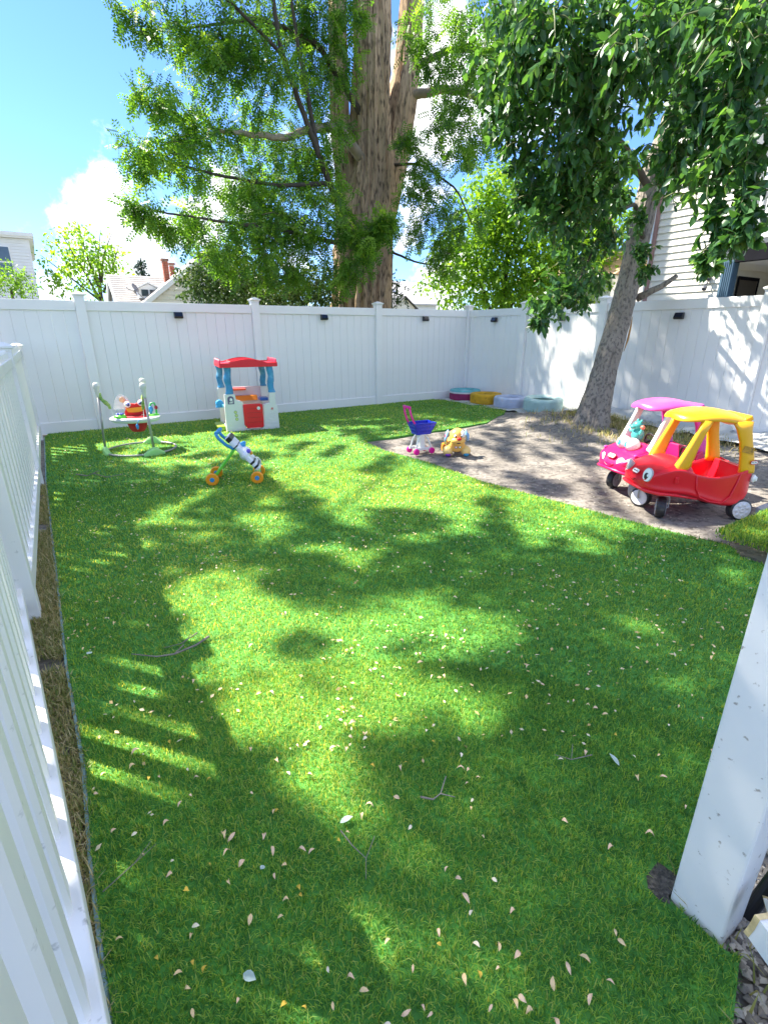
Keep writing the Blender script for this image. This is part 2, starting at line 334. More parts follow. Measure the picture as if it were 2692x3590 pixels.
DRY = leafmat('dry grass', [(0,(.12,.18,.03)),(.35,(.25,.28,.08)),(.7,(.46,.38,.18)),(1,(.68,.56,.34))], rough=.7, trans=.3, tboost=1.2)
def patch(name, label, pts, le, wi, rs, tlo, thi, lean=1.3, zf=None):
    x, y = pts; z = zf(x, y) if zf else np.full(len(x), -.012)
    V, F, q = blades(x, y, z, le, wi, rs, lean=lean)
    tag(npmesh(name, V, F, DRY, tint=np.repeat(rs.uniform(tlo, thi, len(x)), q)), label, 'grass', kind='stuff')
x = rs.uniform(-8.4, -7.98, 48000); y = rs.uniform(-8.9, -3.0, 48000); k_ = ~inpoly(x, y, TURF) & (vnoise(np.stack([x*7, y*5, x*0], -1)) > .20); x, y = x[k_], y[k_]
patch('dry_grass', 'thin dry straw coloured grass growing along the picket fence', (x, y), .05, .0050, rs, .1, 1, lean=2.0)
x = rs.normal(-.65, .5, 9000); y = rs.normal(-4.65, .65, 9000); k_ = (x < -.06) & ~inpoly(x, y, TURF) & (vnoise(np.stack([x*6, y*6, x*0+5], -1)) > .30) & (y > -6.2); x, y = x[k_], y[k_]
patch('weeds', 'yellow green weeds round the foot of the leaning tree', (x, y), .085, .009, rs, .1, 1, zf=dirt_h)
x = rs.uniform(-7.05, -6.3, 1500); y = rs.normal(-8.95, .16, 1500); k_ = ~inpoly(x, y, TURF); x, y = x[k_], y[k_]
patch('weed_tuft', 'green and straw coloured weeds in the gravel at the lower right corner', (x, y), .09, .006, rs, 0, .8)
LOC=[(-2.55,.5,2.7,.34),(-2.25,.4,3.0,.28),(-1.95,.3,3.35,.2),(-2.8,.8,2.45,.3),(-5.69,1.49,6.04,0.43),(-4.99,1.84,6.14,0.57),(-4.19,1.59,6.36,0.62),(-4.09,1.55,5.94,0.56),(-2.93,2.16,6.83,0.78),(-2.33,1.87,6.45,0.62),(-3.62,1.37,5.52,0.57),(-4.69,1.23,5.57,0.41),(-2.46,1.93,7.06,0.52),(-5.76,1.0,4.77,0.23),(-5.22,1.38,4.86,0.38),(-4.55,1.71,4.98,0.57),(-3.7,1.94,5.06,0.69),(-2.89,2.14,4.87,0.74),(-2.36,1.88,5.58,0.55),(-6.13,0.87,3.99,0.28),(-5.74,0.99,3.96,0.4),(-5.09,1.35,3.93,0.48),(-4.27,1.62,4.02,0.59),(-3.47,1.85,3.94,0.63),(-2.58,2.0,4.24,0.57),(-6.26,0.58,3.19,0.16),(-5.95,0.73,3.05,0.22),(-5.38,0.91,3.07,0.35),(-4.87,1.08,3.0,0.49),(-4.17,1.16,3.07,0.6),(-3.38,1.26,3.23,0.62),(-2.82,0.99,3.24,0.54),(-2.44,0.56,3.29,0.4),(-3.49,1.1,2.64,0.36),(-2.07,0.33,3.3,0.19),(-3.92,0.95,2.68,0.47),(-2.64,0.9,3.71,0.4),(-4.7,1.23,2.66,0.34),(-1.85,1.61,7.02,0.35),(-3.99,1.52,3.59,0.52),(-5.23,1.39,4.51,0.27)]
LOCR=[(-0.69,0.84,6.87,0.44),(-0.53,0.08,6.55,0.58),(-0.46,0.67,6.16,0.4),(-0.64,-0.49,5.6,0.57),(-0.3,-0.79,5.96,0.64),(0.01,-1.1,6.24,0.55),(-0.44,0.65,5.35,0.32),(-0.15,-0.25,5.15,0.52),(-0.34,1.2,4.79,0.44),(-0.57,1.37,4.28,0.35),(-0.09,1.01,4.1,0.45),(-0.4,1.25,3.49,0.41),(0.2,0.78,3.56,0.46),(0.02,0.92,2.93,0.41),(-0.66,1.44,5.2,0.24),(0.26,0.72,4.93,0.29)]
MID=[(2.43,2.13,4.9,0.59),(2.29,2.26,4.29,0.84),(2.87,1.7,4.36,0.83),(3.73,1.51,4.1,0.97),(4.66,1.18,3.92,0.99),(1.46,2.33,3.38,0.54),(2.24,2.31,3.44,0.86),(2.85,1.72,3.19,0.98),(3.5,1.01,2.95,0.96),(4.41,0.69,2.86,0.98),(1.67,2.14,2.51,0.73),(2.64,1.93,2.42,0.75),(3.23,1.32,2.4,0.86),(1.11,2.61,2.74,0.37),(5.11,0.58,4.31,0.72),(5.36,0.23,3.64,0.61),(2.65,1.92,3.85,0.72)]
RT=[(-4.02,-4.7,3.89,0.28),(-4.1,-5.2,3.74,0.29),(-4.05,-5.54,3.56,0.31),(-3.87,-5.77,3.52,0.31),(-3.86,-6.14,3.38,0.29),(-3.88,-6.48,3.24,0.27),(-3.85,-6.75,3.15,0.23),(-3.84,-4.61,3.63,0.26),(-3.85,-5.02,3.49,0.32),(-3.78,-5.4,3.35,0.3),(-3.66,-5.72,3.27,0.29),(-2.97,-5.66,3.46,0.28),(-3.67,-6.45,3.03,0.29),(-3.73,-6.76,2.89,0.24),(-3.71,-4.45,3.38,0.23),(-3.64,-4.81,3.22,0.3),(-3.57,-5.19,3.1,0.29),(-3.46,-5.49,3.07,0.28),(-3.73,-6.35,2.79,0.2),(-3.8,-6.62,2.7,0.25),(-3.79,-6.88,2.58,0.18),(-3.56,-4.6,2.99,0.23),(-3.42,-4.9,2.86,0.27),(-3.29,-5.22,2.81,0.26),(-2.99,-5.29,2.91,0.22),(-3.55,-6.25,2.61,0.18),(-3.69,-6.61,2.45,0.23),(-3.78,-6.9,2.35,0.17),(-3.44,-4.58,2.69,0.14),(-3.27,-4.92,2.56,0.23),(-2.92,-5.04,2.62,0.26),(-2.82,-4.84,2.28,0.2),(-2.38,-4.75,1.99,0.24),(-3.04,-4.89,1.9,0.22),(-3.3,-4.89,1.71,0.17),(-3.42,-4.9,1.52,0.07),(-2.71,-4.98,2.4,0.22),(-2.53,-5.07,2.74,0.14),(-3.05,-5.04,1.75,0.15),(-3.75,-6.73,2.17,0.13),(-3.77,-6.92,2.14,0.12),(-3.66,-6.67,1.97,0.07),(-3.78,-6.89,2.03,0.09),(-1.09,-4.52,2.39,0.1),(-1.06,-4.57,2.17,0.08),(-1.32,-4.53,2.76,0.12),(-3.67,-6.66,1.88,0.03),(-3.58,-6.2,2.76,0.14)]
FAR=[(-5.61,17.12,4.61,0.95),(-6.21,17.17,4.9,0.75),(-6.69,17.2,4.04,0.66),(-5.42,17.11,3.75,0.97),(-6.16,17.17,3.37,0.77),(-4.85,17.05,4.13,0.58),(-7.11,17.21,3.5,0.47),(-5.02,17.06,4.64,0.67),(-4.51,17.0,4.59,0.29),(-4.67,17.02,3.06,0.4)]
BUSH=[(-8.26,8.22,2.84,0.35),(-8.01,8.22,2.64,0.34),(-8.48,8.21,2.72,0.47),(-8.16,8.22,2.41,0.3)]
YEW=[(-4.93,2.34,2.51,0.41),(-4.42,2.19,2.52,0.47),(-3.91,2.02,2.54,0.47),(-5.05,2.37,2.26,0.46),(-3.2,2.28,2.51,0.5),(-2.66,2.03,2.51,0.45),(-4.63,2.26,2.18,0.47),(-3.77,2.5,2.13,0.5),(-3.04,2.21,2.05,0.51),(-2.49,1.95,2.14,0.41),(-4.74,2.29,2.77,0.23)]
CON=[(-0.38,2.46,2.24,0.29),(-0.24,2.36,2.45,0.21),(-0.34,2.43,2.65,0.14),(-0.48,2.52,2.08,0.29),(-0.15,2.3,2.13,0.12)]
PINE=[(-1.38,30.69,5.63,0.43),(-1.51,30.71,5.27,0.61),(-1.49,30.71,4.85,0.77)]
# ------------------------------------------------------------------ tall white panel fences
def board_mesh(w, h, t=.022, c=.005):
    b = MB(); x = w/2-.0006
    pr = [(-x,t),(-x,c),(-x+c,0),(x-c,0),(x,c),(x,t)]
    b.loft([[(a, d, 0) for a, d in pr], [(a, d, h) for a, d in pr]]); return b
def post_parts(parent, x, y, h, s=.127, m=VINYL, base=True):
    p = MB(); p.b(x-s/2, x+s/2, y-s/2, y+s/2, -.03, h-.05); o = p.build('post', m, parent, bevel=.004)
    k = MB(); e = s/2
    prof = [(e+.004, h-.05),(e+.004,h-.03),(e+.022,h-.022),(e+.024,h-.006),(e+.012,h-.002),(e*.55,h+.018),(.002,h+.03)]
    k.loft([[(x+a*sx, y+a*sy, z) for sx, sy in ((-1,-1),(1,-1),(1,1),(-1,1))] for a, z in prof]); k.build('cap', m, o, bevel=.001)
    return o
def panel_fence(name, ts, loc, rz, label, bmat=VINYL):
    """runs along local -x from the corner; boards face local -y"""
    F = thing(name, loc, rz, label, 'fence')
    for t_ in ts: post_parts(F, -t_, 0.0, 1.925)
    for a, b in zip(ts[:-1], ts[1:]):
        x1, x0 = -a-.0645, -b+.0645; L = x1-x0; n = round(L/.152); w = L/n
        for nm, z0, z1 in (('bottom_rail', .004, .165), ('top_rail', 1.70, 1.832)):
            r = MB(); r.b(x0, x1, -.022, .022+.022, z0, z1); r.b(x0, x1, -.014, .036, z1, z1+.006) if nm == 'bottom_rail' else None
            r.build(nm, VINYL, F, bevel=.005)
        bm_ = board_mesh(w, 1.70-.165+.02).build('board', bmat, F); me = bm_.data; bm_.location = (x0+w/2, 0, .160)
        for i in range(1, n):
            o = bpy.data.objects.new('board', me); COL.objects.link(o); o.parent = F; o.location = (x0+w*(i+.5), random.uniform(-.0008,.0008), .160)
    return F
panel_fence('panel_fence', [0, 2.333, 4.7745, 7.324, 9.78, 12.2], (0, 0, 0), 0, 'tall white vinyl panel fence behind the jumper seat and playhouse')
pf = panel_fence('panel_fence', [.001, 1.6114, 3.3046, 5.664, 8.1], (0, 0, 0), R(90), 'tall white vinyl panel fence behind the leaning tree and toy cars, lit by leaf-dappled sun')
# local -x rotated +90deg about z gives world -y; boards must face -x (the yard): local +y -> flip
for o in pf.children:
    pass
pf.rotation_euler = (0, 0, R(90)); pf.scale = (1, -1, 1)
# drop the doubled corner post of the second run
cp = [o for o in pf.children if o.name.startswith('post')][0]
for k in list(cp.children): bpy.data.objects.remove(k)
bpy.data.objects.remove(cp)

# solar lights under the top rail
def solar(loc, rz, label):
    T = thing('solar_light', loc, rz, label, 'fence light', 'black solar lights under the fence rail')
    b = MB(); b.prism([(0,-.045),(-.062,-.045),(-.075,-.02),(-.04,.045),(0,.045)], -.062, .062, 'YZ'); b.build('housing', BLACK, T, bevel=.004)
    b = MB(); b.box((0,-.0585,.0135), (.105,.003,.062), (R(-28),0,0)); b.build('solar_panel', mat('solar cell', (.01,.015,.03), .12, .1), T)
    b = MB(); b.b(-.05, .05, -.058, -.02, -.049, -.0455); b.build('lens', mat('frosted lens', (.35,.37,.38), .3, .05), T)
solar((-6.02,-.024,1.655), 0, 'black solar light on the back fence above the baby jumper')
solar((-3.51,-.024,1.655), 0, 'black solar light on the back fence right of the playhouse')
solar((-1.21,-.024,1.655), 0, 'black solar light on the back fence nearest the corner')
solar((-.024,-.83,1.63), R(-90), 'black solar light on the right fence nearest the corner')
solar((-.024,-2.5,1.625), R(-90), 'black solar light just left of the leaning trunk')
solar((-.024,-4.57,1.61), R(-90), 'largest black solar light, right of the leaning trunk')

# ------------------------------------------------------------------ left picket fence
PK = thing('picket_fence', (-8.17,-3,0), 0, 'low white vinyl picket fence running down the left side', 'fence')
def pp(x, y): return x+8.17, y+3
for x, y, h in ((-8.165,-.34,1.26),(-8.165,-3.0,1.30),(-8.19,-5.86,1.30)):
    a, b = pp(x, y); post_parts(PK, a, b, h, .105, VINYL2)
def picket_run(p0, p1, sp, h, start=.1, tops=1.24):
    (x0, y0), (x1, y1) = pp(*p0), pp(*p1); L = math.hypot(x1-x0, y1-y0); ux, uy = (x1-x0)/L, (y1-y0)/L; ang = math.atan2(uy, ux)
    for z0, z1, rw in ((.10, .195, .088), (1.11, 1.19, .07)):
        r = MB(); 
        r.box(((x0+x1)/2, (y0+y1)/2, (z0+z1)/2), (L, rw, z1-z0), (0,0,ang)); r.build('rail', VINYL2, PK, bevel=.006)
    base = None; s = start
    while s < L-.05:
        cx, cy = x0+ux*s, y0+uy*s
        if base is None:
            q = MB(); w, t_ = .090, .046; r_ = .010
            pr = [(-w/2+r_,-t_/2),(w/2-r_,-t_/2),(w/2,-t_/2+r_),(w/2,t_/2-r_),(w/2-r_,t_/2),(-w/2+r_,t_/2),(-w/2,t_/2-r_),(-w/2,-t_/2+r_)]
            q.loft([[(a, b, .06) for a, b in pr], [(a, b, tops) for a, b in pr], [(a*.6, b*.6, tops+.02) for a, b in pr]]); base = q.build('picket', VINYL2, PK)
            o = base
        else:
            o = bpy.data.objects.new('picket', base.data); COL.objects.link(o); o.parent = PK
        o.location = (cx, cy, 0); o.rotation_euler = (0, 0, ang); s += sp
picket_run((-8.165,-.40), (-8.165,-2.94), .2, 0)
picket_run((-8.165,-3.06), (-8.19,-5.80), .2, 0, .12)
picket_run((-8.238,-5.80), (-7.993,-8.62), .222, 0, .18)

# ------------------------------------------------------------------ gate post and broken rail, right foreground
GP = thing('gate_post', (-6.70,-8.50,0), 0, 'thick white scuffed fence post standing in the right foreground', 'post')
SCUFF = mat('scuffed vinyl', (.80,.80,.78), .42, .02, 3, .05, 60, col2=(.40,.37,.33), c2s=55, c2lo=.655, c2hi=.71)
p = MB(); p.b(-.062, .062, -.062, .062, -.03, 1.9); o = p.build('shaft', SCUFF, GP, bevel=.006)
k = MB(); k.loft([[(a*sx, a*sy, z) for sx, sy in ((-1,-1),(1,-1),(1,1),(-1,1))] for a, z in ((.066,1.90),(.085,1.92),(.085,1.94),(.04,1.965),(.002,1.98))]); k.build('cap', VINYL, GP)
BR = thing('broken_rail', (-6.748,-8.572,.0), R(-103), 'broken hollow white rail lying in the gravel against the foreground post', 'rail')
# local +x runs away from the post; rail box with torn end
zt, zb_, hw = .215, .145, .043
def rail_ring(x, jag=0, seed=0):
    rr = random.Random(seed); P = []
    for (y, z) in ((-hw,zb_),(-hw,(zt+zb_)/2),(-hw,zt),(-hw*.3,zt),(hw*.3,zt),(hw,zt),(hw,(zt+zb_)/2),(hw,zb_),(0,zb_)):
        P.append((x+rr.uniform(0,jag), y, z - x*.30))
    return P
def inner(P): return [(a, b*.88, zb_+.003+(c-zb_)*.93) for a, b, c in P]
ro = rail_ring(.015, .045, 5); re_ = rail_ring(.62)
b = MB(); b.loft([inner(re_), inner(ro), ro, re_]); b.build('shell', VINYL, BR)
jag = MB(); jag.loft([[(x-.006, y*1.01, z*1.002) for x, y, z in ro], [(x+.006, y*1.02, z*1.004) for x, y, z in ro]], cap=False); jag.build('torn_edge', mat('yellowed break', (.62,.48,.24), .7, .3, 40), BR)
PI_ = thing('black_pipe', (-6.615,-8.565,0), 0, 'short black pipe standing up behind the foreground post', 'pipe', rot=(R(8), R(6), 0))
b = MB(); b.lathe([(.017,-.02),(.017,.23),(.021,.23),(.021,.275),(.016,.275),(.016,.25),(.0,.25)], n=20); b.build('tube', BLACK, PI_, smooth=False)
b = MB(); b.tube([(0.03,-.02,.10),(.05,-.12,.09),(.03,-.3,.05),(-.02,-.5,.03)], .007, 6); b.build('cable', BLACK, PI_)
# ------------------------------------------------------------------ neighbouring buildings
CREAM = mat('cream siding', (.72,.69,.60), .6, .05, 4)
WHITES = mat('white siding', (.78,.79,.80), .6, .04, 4)
TRIM = mat('white trim', (.80,.81,.82), .5, .03)
ROOF = mat('grey shingles', (.44,.41,.38), .95, .12, 5, .3, 60, col2=(.36,.33,.31), c2s=18, c2lo=.45, c2hi=.6)
BRICK = mat('red brick', (.36,.10,.06), .9, .25, 14)
MORT = mat('mortar', (.5,.45,.40), .95, .1)
GLASS = mat('window glass', (.06,.08,.10), .08, .3, 2, spec=.9)
DARKM = mat('dark void', (.012,.012,.014), .8, .2)
def clap_mesh(L, h=.125): # clapboard, along +x, facing -y
    b = MB(); b.loft([[(x, -.030, 0), (x, -.004, h), (x, .012, h), (x, .012, 0)] for x in (0, L)]); return b

# right house: clapboard wall, fluted corner post, porch
HR = thing('clapboard_house', (3.0,-3.6,0), R(90), 'cream clapboard house behind the right fence with dark porch opening', 'house')
# local +x = world +y ; local +y = world -x ; so facing the yard = local +y
b = MB(); b.b(.0, 1.47, -6, -.02, 0, 7.2); b.build('wall', CREAM, HR)
b = clap_mesh(1.42); cl = b.build('siding_board', CREAM, HR); cl.location = (1.45, 0, 0); cl.rotation_euler = (0,0,R(180))
for i in range(1, 57):
    o = bpy.data.objects.new('siding_board', cl.data); COL.objects.link(o); o.parent = HR; o.location = (1.45, 0, .125*i); o.rotation_euler = (0,0,R(180))
b = MB(); b.b(1.44, 1.52, -.06, .035, 0, 7.2); b.build('corner_trim', TRIM, HR)
b = MB(); b.b(1.40, 1.465, .022, .085, 0, 7.0); b.build('downspout', mat('brown downspout', (.28,.16,.14), .5, .1), HR, bevel=.008)
BLUEG = mat('blue grey trim', (.07,.125,.18), .7, .06, spec=.2)
b = MB(); b.b(-.17, .03, -.16, .03, 0, 2.62); [b.b(-.155+i*.034, -.137+i*.034, .03, .042, 0, 2.6) for i in range(5)]; b.build('fluted_post', BLUEG, HR, bevel=.003)
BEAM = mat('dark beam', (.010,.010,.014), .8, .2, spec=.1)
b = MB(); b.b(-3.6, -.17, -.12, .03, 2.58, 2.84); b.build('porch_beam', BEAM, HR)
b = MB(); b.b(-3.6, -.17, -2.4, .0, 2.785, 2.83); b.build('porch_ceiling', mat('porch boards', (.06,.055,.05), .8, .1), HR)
b = MB(); b.b(-3.6, .03, .0-.11, .005, 2.93, 3.02); [b.b(-3.6+i*.115, -3.555+i*.115, -.08, -.04, 3.02, 3.95) for i in range(31)]; b.b(-3.6, .03, -.1, -.01, 3.95, 4.02); b.build('balcony_railing', TRIM, HR)
b = MB(); b.b(-3.6, 0, -2.4, -2.3, 2.83, 7.2); b.b(-3.6, .0, -2.2, -2.19, 2.84, 5.0); b.build('upper_wall', CREAM, HR)
b = MB(); b.b(-3.7, -3.6, -2.4, .0, 0, 2.78); b.b(-3.6, -.17, -.08, -.02, 0, 1.25); b.build('porch_light_block', CREAM, HR)  # side and knee walls added to block light from the porch
# recess side wall (faces the porch) and back wall
b = MB(); [b.loft([[(-.055+.0, y, z), (-.038, y, z+.125), (.0, y, z+.125), (.0, y, z)] for y in (-1.9, -.17)]) for z in [i*.125 for i in range(21)]]; tag(b.build('recess_siding', CREAM, HR))
b = MB(); b.b(-3.6, .0, -2.0, -1.9, 0, 2.78); b.build('back_wall', mat('shade darkened wall', (.035,.03,.028), .8, .1), HR)  # wall colour darkened to stand in for the porch shade
b = MB(); b.b(-.075, -.056, -1.23, -.50, 0, 2.32); d = b.build('door', mat('brown door', (.10,.085,.07), .5, .1), HR)
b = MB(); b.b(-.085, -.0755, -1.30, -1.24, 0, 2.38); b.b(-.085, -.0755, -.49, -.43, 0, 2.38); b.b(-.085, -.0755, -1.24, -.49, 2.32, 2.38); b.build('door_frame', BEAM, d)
sg = MB(); sg.b(-.072, -.060, -.33, -.21, 2.12, 2.30); s_ = sg.build('notice_sign', mat('yellow sign', (.75,.68,.03), .5, .05), HR)
sg = MB(); [sg.b(-.0745, -.0725, -.33+a, -.33+a+w_, 2.12+c, 2.12+c+.014) for a, c, w_ in ((.015,.14,.085),(.02,.11,.05),(.05,.08,.05),(.02,.05,.08),(.02,.02,.06))]; sg.build('sign_print', BLACK, s_)
WL = thing('wall_light', (2.975,-3.40,2.33), 0, 'double headed grey floodlight mounted on the clapboard wall', 'light')
b = MB(); b.b(-.012, 0, -.08, .08, -.075, .075); b.build('mount_plate', CREAM, WL, bevel=.003)
b = MB(); b.sphere((-.06,0,.01), (.05,.05,.05)); b.tube([(-.03,0,0),(-.07,.02,-.09),(-.08,.03,-.12)], .012, 6); b.build('arm', mat('dark grey metal', (.06,.065,.08), .4, .1), WL, smooth=True)
b = MB(); b.lathe([(.02,-.03),(.042,-.02),(.046,.04),(.03,.05)], (-.09,.035,-.17), rot=(R(20),R(-30),0)); b.build('lamp_head', mat('dark grey metal', (.06,.065,.08), .4, .1), WL, smooth=False)
# white annex beyond the corner
AX = thing('white_annex', (4.6,-.2,0), 0, 'white sided building glimpsed between the leaning trunk and the clapboard house', 'building')
b = MB(); b.b(0, 4, 0, 3.0, 0, 2.75); b.build('wall', WHITES, AX)
b = MB(); b.loft([[(-.2,-.2,2.75),(4.2,-.2,2.75),(4.2,3.2,2.75),(-.2,3.2,2.75)],[(1.4,-.2,3.5),(1.6,-.2,3.5),(1.6,3.2,3.5),(1.4,3.2,3.5)]]); b.build('roof', mat('tan roof', (.42,.27,.18), .9, .15, 6, .3), AX)
# left house with chimneys (far)
def gable(T, x0, x1, y0, y1, zw, zr, axis='x', wallm=CREAM, roofm=ROOF, name='wall', th=.08, ov=.22, trim=True, sh=True):
    """gable house block; ridge along axis"""
    b = MB()
    if axis == 'y':
        xm = (x0+x1)/2; b.loft([[(x0,y,0),(x1,y,0),(x1,y,zw),(xm,y,zr),(x0,y,zw)] for y in (y0,y1)]); b.build(name, wallm, T)
        for s in (0, 1):
            xa = x0 if s == 0 else x1; dx = xm-xa; k = ov/abs(dx); xe = xa-dx*k; ze = zw-(zr-zw)*k
            r = MB(); r.loft([[(xe,y,ze),(xm,y,zr),(xm,y,zr+th),(xe,y,ze+th)] for y in (y0-ov,y1+ov)]); rf = r.build('roof', roofm, T)
            if trim:
                r = MB(); r.loft([[(xe,y,ze-.10),(xm,y,zr-.10),(xm,y,zr+th*.9),(xe,y,ze+th*.9)] for y in (y0-ov-.05,y0-ov-.002)]); r.build('rake_board', TRIM, T)
    else:
        ym = (y0+y1)/2; b.loft([[(x,y0,0),(x,y1,0),(x,y1,zw),(x,ym,zr),(x,y0,zw)] for x in (x0,x1)]); b.build(name, wallm, T)
        for s in (0, 1):
            ya = y0 if s == 0 else y1; dy = ym-ya; k = ov/abs(dy); ye = ya-dy*k; ze = zw-(zr-zw)*k
            r = MB(); r.loft([[(x,ye,ze),(x,ym,zr),(x,ym,zr+th),(x,ye,ze+th)] for x in (x0-ov,x1+ov)]); rf = r.build('roof', roofm, T)
            if trim:
                for xx in (x0-ov-.05,): 
                    r = MB(); r.loft([[(x,ye,ze-.10),(x,ym,zr-.10),(x,ym,zr+th*.9),(x,ye,ze+th*.9)] for x in (xx,xx+.048)]); r.build('rake_board', TRIM, T)
            if sh and s == 0:       # shingle courses
                for i in range(14):
                    a0 = i/14; yA = ye+(ym-ye)*a0; zA = ze+(zr-ze)*a0+th; dyc = (ym-ye)/14*1.05; dzc = (zr-ze)/14*1.05
                    r = MB(); r.loft([[(x,yA,zA),(x,yA,zA+.018),(x,yA+dyc,zA+dzc+.004),(x,yA+dyc,zA+dzc)] for x in (x0-ov,x1+ov)]); r.build('shingle_course', roofm, rf)
HL = thing('gabled_house', (0,0,0), 0, 'pale house with shingle roof and two brick chimneys beyond the back fence on the left', 'house')
gable(HL, -5.35, -.5, 12, 14.6, 2.35, 3.30, 'x', WHITES, ROOF, ov=.10)
gable(HL, -4.75, 0.35, 11.2, 12.6, 2.30, 4.20, 'y', CREAM, ROOF, name='gable_wall', ov=.12, sh=False)
for i in range(13):      # clapboards on the front gable
    z = 2.0+i*.16; k = max(0, 1-(z+.16-2.30)/1.9) if z+.16 > 2.3 else 1; hw = 2.52*k
    if hw < .2: break
    c = MB(); c.loft([[(x, 11.17, z), (x, 11.19, z+.155), (x, 11.2, z+.155), (x, 11.2, z)] for x in (-2.2-hw, -2.2+hw)]); c.build('siding_board', CREAM, HL)
def chimney(T, x, y, z0, z1, s):
    c = MB(); c.b(x-s/2+.012, x+s/2-.012, y-s/2+.012, y+s/2-.012, z0, z1); ch = c.build('chimney', MORT, T)
    bh = .055; n = int((z1-z0)/bh); bw = s/3
    bm_ = None
    for i in range(n):
        sh = (i % 2)*bw*.5
        for k in range(4 if i % 2 else 3):
            a = max(-s/2, -s/2+k*bw-sh)+.004; e = min(s/2, -s/2+(k+1)*bw-sh)-.004
            q = MB(); q.b(x+a, x+e, y-s/2, y+s/2, z0+i*bh+.004, z0+(i+1)*bh-.004); q.build('brick', BRICK, ch)
    c = MB(); c.b(x-s/2-.03, x+s/2+.03, y-s/2-.03, y+s/2+.03, z1, z1+.07); c.build('cap', mat('chimney crown', (.25,.14,.11), .9, .2), ch)
chimney(HL, -3.72, 11.9, 3.05, 3.78, .19)
chimney(HL, -3.36, 12.6, 3.2, 3.74, .17)
dm = MB(); dm.loft([[(-4.72,y,2.55),(-4.02,y,2.55),(-4.02,y,2.86),(-4.37,y,3.02),(-4.72,y,2.86)] for y in (11.95, 12.9)]); dq = dm.build('dormer', TRIM, HL)
dm = MB(); dm.b(-4.62, -4.40, 11.925, 11.945, 2.62, 2.83); dm.build('window', GLASS, dq)
dm = MB(); dm.b(-4.34, -4.12, 11.925, 11.945, 2.62, 2.83); dm.build('window', GLASS, dq)
for s in (-1, 1):
    dm = MB(); dm.loft([[(-4.37,y,3.04),(-4.37,y,3.09),(-4.37+s*.45,y,2.87),(-4.37+s*.45,y,2.82)] for y in (11.88, 12.9)]); dm.build('dormer_roof', TRIM, dq)
SD = thing('satellite_dish', (-4.86,11.6,2.62), 0, 'small grey satellite dish on the roof of the pale house', 'satellite dish')
b = MB(); b.lathe([(.002,-.03),(.09,-.02),(.15,.015),(.155,.02),(.09,-.01),(.002,-.018)], (0,0,.22), rot=(R(60),R(25),R(35))); b.build('dish', mat('dish grey', (.22,.23,.25), .5, .1), SD, smooth=True)
b = MB(); b.tube([(.05,.02,.2),(.1,.05,.05),(.25,.05,-.1)], .016, 6); b.tube([(0,-.05,.12),(-.25,-.2,.16),(-.3,-.22,.24)], .012, 6); b.build('arm', mat('dish grey', (.22,.23,.25), .5, .1), SD)
# white block far left
WB = thing('white_building', (0,0,0), 0, 'tall white building with flat roof at the far left edge', 'building')
b = MB(); b.loft([[(-13,15,0),(-7.75,15,0),(-7.75,22,0),(-13,22,0)],[(-13,15,4.55),(-7.60,15,4.55),(-7.6,22,4.55),(-13,22,4.55)]]); b.build('wall', WHITES, WB)
for i in range(26):
    z = 1.9+i*.1; c = MB(); c.loft([[(x,14.972,z),(x,14.988,z+.097),(x,14.998,z+.097),(x,14.998,z)] for x in (-13,-7.66)]); c.build('siding_board', WHITES, WB)
b = MB(); b.b(-13.1,-7.48,14.85,22,4.56,4.62); b.b(-13.1,-7.44,14.8,22,4.62,4.74); b.build('cornice', TRIM, WB)
b = MB(); b.b(-8.78,-8.22,14.94,14.97,3.24,4.30); w_ = b.build('window', TRIM, WB)
b = MB(); b.b(-8.73,-8.27,14.925,14.939,3.80,4.25); b.build('pane', GLASS, w_)
b = MB(); b.b(-8.73,-8.27,14.925,14.939,3.29,3.74); b.build('pane', GLASS, w_)
# small houses seen right of the big trunk
HM = thing('distant_house', (0,0,0), 0, 'distant pale roofed house with a brick chimney right of the big trunk', 'house')
gable(HM, 7.0, 11, 15, 18.5, 2.9, 4.0, 'x', WHITES, mat('pale shingles', (.55,.53,.52), .95, .1, 4), trim=False, sh=False)
b = MB(); b.b(8.2, 8.42, 16.2, 16.42, 3.4, 4.25); b.build('chimney', BRICK, HM)
SH = thing('gabled_shed', (0,0,0), 0, 'small shed gable with dark roof edge peeking over the back fence', 'shed')
gable(SH, 5.75, 6.95, 11.5, 13, 2.45, 2.90, 'y', CREAM, mat('dark roof edge', (.05,.05,.055), .8, .2), trim=False, ov=.12, sh=False, th=.05)
